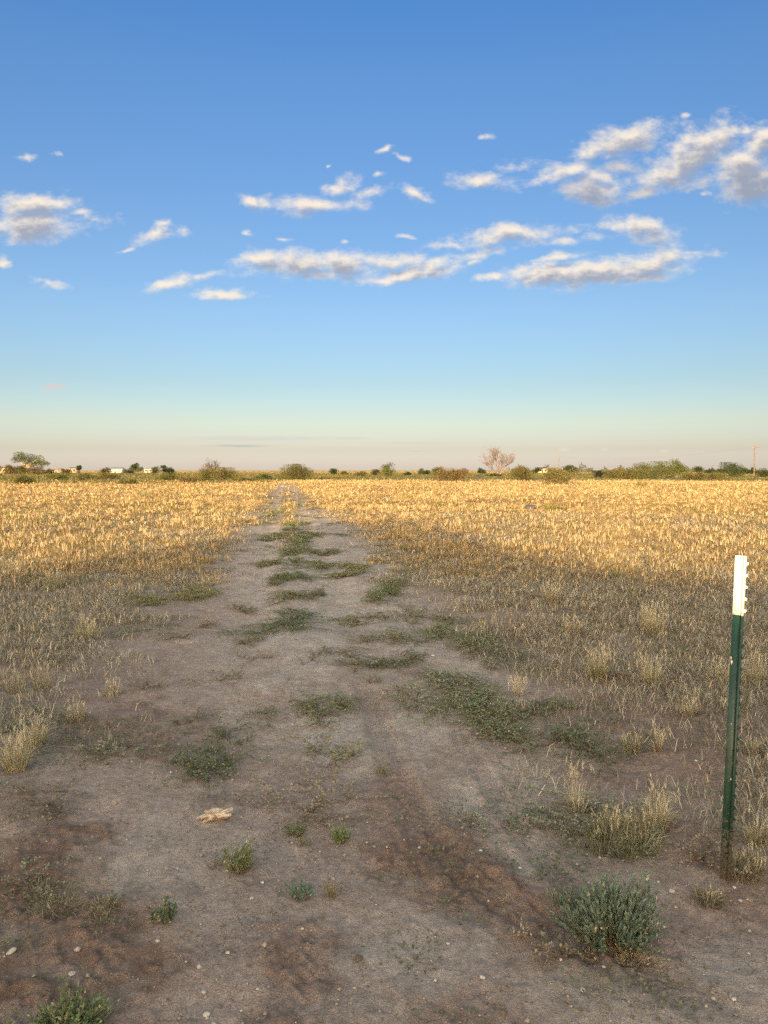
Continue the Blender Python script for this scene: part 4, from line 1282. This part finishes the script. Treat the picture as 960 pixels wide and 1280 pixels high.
p1 = pole(942, 557, 245.0, 'wooden utility pole with crossarm standing at the right edge', .2)
p2 = pole(698, 570, 400.0, 'thin far utility pole right of the cream house', .17)
def wire(a, b, dx, dz):
    mb = MB(); t = np.linspace(0, 1, 25)
    pts = np.stack([a[0] + (b[0] - a[0]) * t + dx, a[1] + (b[1] - a[1]) * t - .25, (a[2] + (b[2] - a[2]) * t) - .45 + dz - 2.4 * 4 * t * (1 - t)], 1)
    mb.tube(pts, .007, 4); return mb
for dx, lab in ((-1.25, 'left overhead wire strung between the two utility poles'), (1.25, 'right overhead wire strung between the two utility poles')):
    tag(wire(p2, p1, dx, 0).build('overhead_wire', M_WIRE), lab, 'wire', 'overhead wires')
tag(wire(p1, (p1[0] + 105, 190.0, p1[2]), 1.25, 0).build('overhead_wire', M_WIRE), 'overhead wire leaving the near utility pole to the right', 'wire', 'overhead wires')

# ------------------------------------------------------------------ far houses
M_CREAM = solid_mat('cream_stucco', (0.66, 0.56, 0.38), .9, .12, 1.5)
M_WHITE = solid_mat('white_siding', (0.50, 0.46, 0.39), .8, .1, 1.5)
M_TANW = solid_mat('tan_wall', (0.45, 0.35, 0.22), .9, .15, 1.5)
M_ROOF = solid_mat('grey_shingle', (0.24, 0.20, 0.17), .9, .25, 3.0, .4, 12)
M_ROOFW = solid_mat('white_metal_roof', (0.60, 0.56, 0.48), .5, .08, 2.0)
M_PANE = solid_mat('window_glass', (0.05, 0.06, 0.07), .15, .1, 3.0, spec=.6)
M_DOOR = solid_mat('door_paint', (0.20, 0.12, 0.08), .6, .15, 3.0)


def house(x0, x1, dist, wall_h, roof_h, label, wm, rm, rz=0.0, depth=7.0):
    x = (0.5 * (x0 + x1) - 480) / FPX * dist; w = (x1 - x0) / FPX * dist * .5
    root = thing('house', label, 'house', (x, dist, 0), 'far houses on the plain', rz)
    mb = MB(); mb.box(-w, w, 0, depth, -.2, wall_h); mb.prism([(0.02, wall_h), (depth - .02, wall_h), (depth / 2, wall_h + roof_h - .1)], 'x', -w + .02, w - .02); mb.build('wall', wm, root)
    mb = MB()
    for s in (0, 1):
        e = -.5 if s == 0 else depth + .5; ze = wall_h - .5 * roof_h / (depth / 2)
        poly = [(e, ze), (depth / 2, wall_h + roof_h), (depth / 2, wall_h + roof_h + .16), (e, ze + .16)]
        mb.prism(poly, 'x', -w - .4 + s * .004, w + .4 - s * .004)
    mb.build('roof', rm, root)
    for k, fx in enumerate((-.6, .55)):
        mb = MB(); mb.box(fx * w - .6, fx * w + .6, -.06, -.004, 1.0, 2.1); mb.build('window', M_PANE, root)
    mb = MB(); mb.box(-.1 * w - .45, -.1 * w + .45, -.05, -.004, 0, 2.05); mb.build('door', M_DOOR, root)
    return root


house(-14, 16, 400, 2.3, .9, 'cream house partly hidden by brush at the far left edge', M_CREAM, M_CREAM)
house(86, 95, 460, 2.6, .7, 'small tan house with flat looking roof left of the dark upright tree', M_TANW, M_ROOF)
house(138, 152, 460, 1.5, 1.7, 'low house with bright white roof on the left skyline', M_WHITE, M_ROOFW, 0)
house(181, 190, 480, 2.0, .7, 'tiny white house left of a small green bush', M_WHITE, M_CREAM)
house(673, 684, 480, 2.4, .9, 'small cream house behind the bushes left of the thin pole', M_CREAM, M_ROOF)
house(66, 76, 480, 1.7, .6, 'low tan shed right of the spreading tree', M_TANW, M_TANW)

# ------------------------------------------------------------------ sun, sky
SUN_EL = 6.0
SUN_AZ = 17.0          # the sun stands behind the camera, this many degrees to the left
se, sa = R(SUN_EL), R(SUN_AZ)
TO_SUN = np.array([-math.sin(sa) * math.cos(se), -math.cos(sa) * math.cos(se), math.sin(se)])


def build_caster():
    """The barn-roofed house at the photographer's back whose shadow lies across the foreground."""
    y0 = -12.0
    pts = []
    # shadow edge as seen on the ground of the photograph, left to right
    for (px, py) in [(-60, 742), (0, 735), (110, 727), (200, 707), (250, 695), (300, 680), (340, 664), (440, 651), (535, 651), (600, 671), (660, 691), (720, 702), (800, 713), (960, 729), (1040, 733)]:
        gx, gy = ground_at(px, py)
        run = (gy - y0) / math.cos(sa)
        pts.append((gx - run * math.sin(sa), run * math.tan(se)))
    zl, zr = pts[0][1], 2.62
    prof = [(pts[0][0] - 9, zl)] + pts + [(pts[-1][0] + 1.2, 2.66), (pts[-1][0] + 10, zr)]
    cx = 0.5 * (pts[7][0] + pts[8][0])
    root = thing('house', 'wide barn roofed house behind the viewpoint that shades the foreground', 'house', (cx, y0, 0), None)
    prof = [(p[0] - cx, p[1]) for p in prof]
    xl, xr = prof[0][0], prof[-1][0]
    mb = MB()
    for (a, b) in zip(prof[:-1], prof[1:]):
        mb.prism([(a[0], a[1] - .14), (b[0], b[1] - .14), (b[0], b[1]), (a[0], a[1])], 'y', -9.0, 0.0)
    mb.build('roof', M_ROOF, root)
    mb = MB()
    for (a, b) in zip(prof[:-1], prof[1:]):
        mb.prism([(a[0], -.3), (b[0], -.3), (b[0], b[1] - .142), (a[0], a[1] - .142)], 'y', -8.6, -.5)
    mb.build('wall', M_TANW, root)
    for fx in (-6.5, -3.2, 3.0, 6.2):
        mb = MB(); mb.box(fx - .6, fx + .6, -.49, -.44, 1.0, 2.1); mb.build('window', M_PANE, root)
    mb = MB(); mb.box(-.5, .5, -.49, -.43, 0, 2.05); mb.build('door', M_DOOR, root)


build_caster()

sun = bpy.data.lights.new('sun', 'SUN')
sun.energy = 2.15; sun.angle = R(0.53); sun.color = (1.0, 0.77, 0.47)
so = bpy.data.objects.new('sun', sun); COL.objects.link(so)
from mathutils import Vector
so.rotation_euler = Vector(-TO_SUN).to_track_quat('-Z', 'Y').to_euler()
so.location = (-20, -60, 20)

SKY_STRENGTH = 0.15
EXPOSURE = 2.05
# sky colour wanted (as sRGB) at photograph rows, used to tune the Nishita sky by elevation
CLOUDS = [  # px, py, rx, ry, rot(deg, + = rising to the right), weight
    (782, 176, 56, 17, 12, 1.0), (742, 186, 26, 13, 10, .8), (700, 216, 40, 12, 10, 1.0),
    (872, 192, 55, 26, 28, 1.1), (845, 212, 45, 16, 12, 1.0), (902, 172, 22, 20, 35, 1.0), (920, 205, 30, 20, 20, .9), (952, 178, 30, 20, 30, 1.0),
    (600, 316, 90, 12, 8, .42), (545, 330, 70, 14, 8, .45), (700, 302, 90, 9, 8, .40), (455, 322, 60, 12, 0, .45), (660, 335, 70, 10, 10, .45), (250, 345, 60, 9, 10, .35), (860, 318, 60, 9, 0, .4), (470, 240, 60, 10, 15, .36), (640, 205, 50, 12, 0, .35), (110, 275, 60, 12, 0, .38),
    (768, 236, 24, 13, 30, .85), (755, 224, 40, 13, -12, .75), (930, 204, 40, 22, 20, .95), (845, 225, 30, 10, 25, .7),
    (602, 225, 46, 14, -8, .75), (520, 243, 25, 9, -18, .8), (484, 187, 15, 5, 16, .8), (503, 196, 9, 5, -40, .6),
    (388, 257, 55, 10, -2, 1.0), (424, 235, 24, 12, 22, .9), (318, 250, 22, 10, -15, .85),
    (45, 256, 52, 13, 0, 1.0), (40, 281, 46, 19, 3, 1.1), (98, 266, 26, 8, -5, .6), (-10, 285, 30, 16, 0, 1.0),
    (192, 294, 30, 10, 12, .9), (205, 282, 16, 8, 15, .7),
    (372, 329, 66, 15, 2, 1.1), (318, 326, 34, 9, 6, .85), (428, 334, 42, 15, -5, 1.0), (492, 327, 44, 11, 6, .9), (515, 343, 66, 10, 9, 1.0), (470, 350, 32, 7, 3, .8),
    (640, 294, 66, 11, 6, 1.0), (560, 304, 45, 8, 8, .75), (510, 297, 16, 5, 0, .7), (428, 304, 10, 5, -20, .7), (355, 300, 12, 4, 0, .5), (312, 293, 10, 5, 0, .65),
    (745, 340, 100, 16, 5, 1.1), (690, 346, 52, 11, 3, .95), (800, 328, 60, 14, 10, 1.0), (612, 349, 22, 7, 12, .8), (695, 322, 46, 6, 12, .75), (840, 322, 34, 10, 4, .8), (594, 328, 11, 7, 0, .7),
    (795, 281, 44, 12, -3, .95), (815, 292, 30, 12, 0, .8),
    (214, 354, 32, 10, 14, .85), (278, 367, 40, 7, -2, .95), (58, 356, 34, 8, -10, .7), (8, 328, 12, 6, 0, .8),
    (75, 191, 10, 7, 0, .45), (40, 195, 26, 8, 0, .35), (610, 169, 10, 5, 0, .45), (160, 313, 12, 5, 0, .4), (228, 290, 14, 8, 0, .45), (885, 240, 8, 6, 0, .5), (855, 148, 8, 6, 0, .4), (930, 158, 12, 6, 0, .4), (405, 207, 6, 4, 0, .4), (475, 222, 14, 7, 10, .5),
    (705, 562, 12, 4, 5, .55), (522, 563, 18, 3, 0, .45), (830, 564, 14, 5, 0, .35), (756, 562, 10, 4, 0, .3),
]
GREYS = [  # the same, clouds or parts of them that lie in the shade of others
    (748, 238, 48, 16, -4, 1.0), (800, 240, 40, 10, 14, .75), (942, 228, 36, 26, 12, 1.15), (912, 215, 26, 18, 20, .8), (770, 210, 40, 14, 10, .7), (740, 350, 90, 10, 3, .9), (800, 345, 50, 10, 8, .8), (815, 300, 30, 12, 0, .7),
    (400, 344, 50, 8, 0, .7), (55, 290, 40, 12, 0, .6), (875, 225, 50, 10, 14, .7),
    (325, 548, 80, 2.6, 0, 1.35), (435, 548, 26, 2.0, 0, 1.1), (520, 554, 55, 1.8, 0, 1.0), (66, 483, 13, 2.6, 0, 1.2), (290, 557, 60, 2.0, 0, .9), (150, 560, 90, 1.6, 0, .8),
]


def q_of(px, py):
    d = ray(px, py)
    return d[0] / d[1] * 9.62, d[2] / d[1] * 9.62


def build_world():
    w = bpy.data.worlds.new('World'); SC.world = w; w.use_nodes = True
    nt = w.node_tree; nt.nodes.clear()
    L = nt.links.new

    def math_(tree, op, a, b=None, c=None, clamp=False):
        n = tree.nodes.new('ShaderNodeMath'); n.operation = op; n.use_clamp = clamp
        for i, v in enumerate((a, b, c)):
            if v is None: continue
            if isinstance(v, (int, float)): n.inputs[i].default_value = v
            else: tree.links.new(v, n.inputs[i])
        return n.outputs[0]

    def smooth(tree, v, a, b, c=0.0, d=1.0):
        n = tree.nodes.new('ShaderNodeMapRange'); n.interpolation_type = 'SMOOTHSTEP'
        n.inputs['From Min'].default_value = a; n.inputs['From Max'].default_value = b
        n.inputs['To Min'].default_value = c; n.inputs['To Max'].default_value = d
        tree.links.new(v, n.inputs['Value']); return n.outputs[0]

    # ---- cloud field as a node group over the direction plane
    g = bpy.data.node_groups.new('cloud_field', 'ShaderNodeTree')
    g.interface.new_socket('Vector', in_out='INPUT', socket_type='NodeSocketVector')
    g.interface.new_socket('Field', in_out='OUTPUT', socket_type='NodeSocketFloat')
    g.interface.new_socket('Grey', in_out='OUTPUT', socket_type='NodeSocketFloat')
    gi = g.nodes.new('NodeGroupInput'); go = g.nodes.new('NodeGroupOutput')
    gl = g.links.new

    def gnoise(scale, detail, rough, stretch):
        mp = g.nodes.new('ShaderNodeMapping'); mp.inputs['Scale'].default_value = stretch; mp.inputs['Rotation'].default_value = (0, 0, R(-12))
        gl(gi.outputs[0], mp.inputs['Vector'])
        n = g.nodes.new('ShaderNodeTexNoise'); n.inputs['Scale'].default_value = scale; n.inputs['Detail'].default_value = detail; n.inputs['Roughness'].default_value = rough
        gl(mp.outputs[0], n.inputs['Vector']); return n
    wn = gnoise(2.2, 3.0, .55, (1, 1.5, 1))
    sv = g.nodes.new('ShaderNodeSeparateXYZ'); gl(gi.outputs[0], sv.inputs[0])
    calm = smooth(g, sv.outputs[1], .55, 1.6, .16, 1.0)
    cv = g.nodes.new('ShaderNodeVectorMath'); cv.operation = 'SCALE'; cv.inputs[0].default_value = (.42, .24, 0); gl(calm, cv.inputs['Scale'])
    wv = g.nodes.new('ShaderNodeVectorMath'); wv.operation = 'MULTIPLY_ADD'; gl(cv.outputs[0], wv.inputs[1])
    sub = g.nodes.new('ShaderNodeVectorMath'); sub.operation = 'SUBTRACT'; sub.inputs[1].default_value = (.5, .5, .5)
    gl(wn.outputs['Color'], sub.inputs[0]); gl(sub.outputs[0], wv.inputs[0]); gl(gi.outputs[0], wv.inputs[2])

    def ell(items):
        acc = None
        for (px, py, rx, ry, rot, wt) in items:
            u, v = q_of(px, py)
            mp = g.nodes.new('ShaderNodeMapping'); mp.vector_type = 'TEXTURE'
            mp.inputs['Location'].default_value = (u, v, 0); mp.inputs['Rotation'].default_value = (0, 0, R(rot)); mp.inputs['Scale'].default_value = (rx / 100, ry / 100, 1)
            if acc is None:
                gl(wv.outputs[0], mp.inputs['Vector'])
            else:   # tie each step to the one before: keeps the shader's working memory small
                ch = g.nodes.new('ShaderNodeVectorMath'); ch.operation = 'MULTIPLY_ADD'; ch.inputs[1].default_value = (1e-7, 1e-7, 1e-7)
                gl(acc, ch.inputs[0]); gl(wv.outputs[0], ch.inputs[2]); gl(ch.outputs[0], mp.inputs['Vector'])
            ln = g.nodes.new('ShaderNodeVectorMath'); ln.operation = 'LENGTH'; gl(mp.outputs[0], ln.inputs[0])
            d = math_(g, 'SUBTRACT', wt, ln.outputs['Value'])
            acc = d if acc is None else math_(g, 'SMOOTH_MAX', acc, d, 0.25)
        return acc
    f1, f2 = ell(CLOUDS), ell(GREYS)
    n1 = gnoise(2.6, 8.0, .62, (1, 1.7, 1)).outputs['Fac']
    n2 = gnoise(9.0, 6.0, .65, (1, 1.35, 1)).outputs['Fac']
    nn = math_(g, 'ADD', math_(g, 'MULTIPLY', math_(g, 'SUBTRACT', n1, .5), 2.3), math_(g, 'MULTIPLY', math_(g, 'SUBTRACT', n2, .5), .85))
    both = math_(g, 'SMOOTH_MAX', f1, f2, .2)
    fld = math_(g, 'ADD', both, math_(g, 'MULTIPLY', nn, calm))
    gl(fld, go.inputs[0])
    gl(math_(g, 'ADD', math_(g, 'SUBTRACT', f2, f1), math_(g, 'ADD', math_(g, 'MULTIPLY', math_(g, 'SUBTRACT', n1, .5), .8), math_(g, 'MULTIPLY', math_(g, 'SUBTRACT', n2, .5), 1.6))), go.inputs[1])

    tc = nt.nodes.new('ShaderNodeTexCoord')
    nrm = nt.nodes.new('ShaderNodeVectorMath'); nrm.operation = 'NORMALIZE'; L(tc.outputs['Generated'], nrm.inputs[0])
    sp = nt.nodes.new('ShaderNodeSeparateXYZ'); L(nrm.outputs[0], sp.inputs[0])
    X, Y, Z = sp.outputs
    yy = math_(nt, 'MAXIMUM', Y, 0.05)
    u = math_(nt, 'MULTIPLY', math_(nt, 'DIVIDE', X, yy), 9.62); v = math_(nt, 'MULTIPLY', math_(nt, 'DIVIDE', Z, yy), 9.62)
    cb = nt.nodes.new('ShaderNodeCombineXYZ'); L(u, cb.inputs[0]); L(v, cb.inputs[1])
    front = smooth(nt, Y, 0.56, 0.66)
    ga = nt.nodes.new('ShaderNodeGroup'); ga.node_tree = g; L(cb.outputs[0], ga.inputs[0])
    off = nt.nodes.new('ShaderNodeVectorMath'); off.operation = 'ADD'; off.inputs[1].default_value = (-.05, .10, 0); L(cb.outputs[0], off.inputs[0])
    gb = nt.nodes.new('ShaderNodeGroup'); gb.node_tree = g; L(off.outputs[0], gb.inputs[0])
    dens = math_(nt, 'MULTIPLY', smooth(nt, ga.outputs[0], -0.40, 0.92), front)
    dens = math_(nt, 'MULTIPLY', dens, 0.97)
    shade = math_(nt, 'MULTIPLY', smooth(nt, gb.outputs[0], -0.10, 0.95), .88)
    gray = smooth(nt, ga.outputs[1], -0.60, 0.60)
    shade = math_(nt, 'MAXIMUM', shade, math_(nt, 'MULTIPLY', gray, smooth(nt, gb.outputs[0], 0.0, 0.95, .42, .95)), clamp=True)

    sky = nt.nodes.new('ShaderNodeTexSky'); sky.sky_type = 'NISHITA'; sky.sun_disc = False
    sky.sun_elevation = se; sky.sun_rotation = math.atan2(TO_SUN[0], TO_SUN[1])
    sky.altitude = 600; sky.air_density = 1.0; sky.dust_density = 1.0; sky.ozone_density = 1.5
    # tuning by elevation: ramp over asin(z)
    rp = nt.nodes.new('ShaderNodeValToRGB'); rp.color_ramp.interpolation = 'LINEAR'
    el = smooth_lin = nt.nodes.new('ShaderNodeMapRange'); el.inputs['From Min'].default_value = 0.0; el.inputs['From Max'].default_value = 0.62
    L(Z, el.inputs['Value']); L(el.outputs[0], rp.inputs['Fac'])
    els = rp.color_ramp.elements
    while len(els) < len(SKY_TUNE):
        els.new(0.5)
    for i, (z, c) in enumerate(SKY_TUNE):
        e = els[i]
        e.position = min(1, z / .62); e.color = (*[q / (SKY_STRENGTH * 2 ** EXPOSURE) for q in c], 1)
    # sky in view toned down; overhead and sunward brightened and warmed as added fill
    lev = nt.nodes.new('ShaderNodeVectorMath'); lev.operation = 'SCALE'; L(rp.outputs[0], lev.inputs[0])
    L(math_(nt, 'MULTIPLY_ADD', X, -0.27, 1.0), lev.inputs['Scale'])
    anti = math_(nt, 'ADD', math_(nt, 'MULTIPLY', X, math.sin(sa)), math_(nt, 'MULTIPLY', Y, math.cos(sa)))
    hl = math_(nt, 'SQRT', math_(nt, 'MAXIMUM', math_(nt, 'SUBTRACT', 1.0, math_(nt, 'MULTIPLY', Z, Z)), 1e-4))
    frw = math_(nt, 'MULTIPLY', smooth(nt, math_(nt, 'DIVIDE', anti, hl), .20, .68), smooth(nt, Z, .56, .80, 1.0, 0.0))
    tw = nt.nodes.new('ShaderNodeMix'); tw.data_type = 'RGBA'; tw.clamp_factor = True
    tw.inputs[6].default_value = (*SKY_FILL, 1); L(frw, tw.inputs[0]); L(lev.outputs[0], tw.inputs[7])
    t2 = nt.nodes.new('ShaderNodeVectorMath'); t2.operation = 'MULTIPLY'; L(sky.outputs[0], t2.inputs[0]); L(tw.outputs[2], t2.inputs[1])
    k = 1.0 / SKY_STRENGTH / 2 ** EXPOSURE
    cm = nt.nodes.new('ShaderNodeMix'); cm.data_type = 'RGBA'
    cm.inputs[6].default_value = (0.98 * k, 0.87 * k, 0.73 * k, 1); cm.inputs[7].default_value = (0.31 * k, 0.35 * k, 0.46 * k, 1)
    L(shade, cm.inputs[0])
    # low clouds sink into the warm air near the horizon
    low = smooth(nt, Z, 0.05, 0.16)
    fm = nt.nodes.new('ShaderNodeMix'); fm.data_type = 'RGBA'; L(math_(nt, 'MULTIPLY', dens, smooth(nt, Z, .0, .14, .45, 1.0)), fm.inputs[0]); L(t2.outputs[0], fm.inputs[6]); L(cm.outputs[2], fm.inputs[7])
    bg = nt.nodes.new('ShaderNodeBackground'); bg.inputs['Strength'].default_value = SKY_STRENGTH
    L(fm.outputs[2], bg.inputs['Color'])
    # clear sky (no cloud work) outside the window of directions that holds the clouds
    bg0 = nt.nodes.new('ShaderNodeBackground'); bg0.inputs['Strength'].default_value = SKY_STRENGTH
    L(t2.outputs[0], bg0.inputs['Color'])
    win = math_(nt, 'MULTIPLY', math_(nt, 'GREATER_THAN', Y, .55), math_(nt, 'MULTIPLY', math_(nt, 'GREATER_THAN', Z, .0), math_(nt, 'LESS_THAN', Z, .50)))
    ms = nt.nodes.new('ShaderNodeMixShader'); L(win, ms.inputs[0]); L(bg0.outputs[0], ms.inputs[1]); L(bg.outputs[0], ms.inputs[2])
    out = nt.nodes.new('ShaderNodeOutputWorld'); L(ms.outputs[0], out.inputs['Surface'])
    w.cycles.sampling_method = 'MANUAL'; w.cycles.sample_map_resolution = 1024


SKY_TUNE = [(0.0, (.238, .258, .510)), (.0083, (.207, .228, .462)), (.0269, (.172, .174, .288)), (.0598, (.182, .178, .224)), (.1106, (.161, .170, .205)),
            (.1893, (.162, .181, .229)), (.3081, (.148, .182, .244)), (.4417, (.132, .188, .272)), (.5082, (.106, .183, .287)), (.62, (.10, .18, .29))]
SKY_FILL = (2.52, 1.68, 1.12)  # tint that lifts the out-of-view sky to fill the shaded ground
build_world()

# ------------------------------------------------------------------ camera and render settings
cam = bpy.data.cameras.new('camera'); co = bpy.data.objects.new('camera', cam); COL.objects.link(co)
cam.sensor_fit = 'VERTICAL'; cam.sensor_height = 36.0; cam.lens = 36.0 * FPX / 1280.0
cam.clip_start = 0.05; cam.clip_end = 20000
co.location = (0, 0, CAM_H); co.rotation_euler = (math.pi / 2 - PITCH, 0, 0)
SC.camera = co
vs = SC.view_settings
vs.view_transform = 'Standard'; vs.look = 'None'; vs.exposure = EXPOSURE; vs.gamma = 1.0; vs.use_curve_mapping = False
SC.cycles.use_denoising = False
SC.cycles.use_adaptive_sampling = False
SC.cycles.max_bounces = 4; SC.cycles.diffuse_bounces = 3; SC.cycles.transmission_bounces = 2; SC.cycles.glossy_bounces = 2
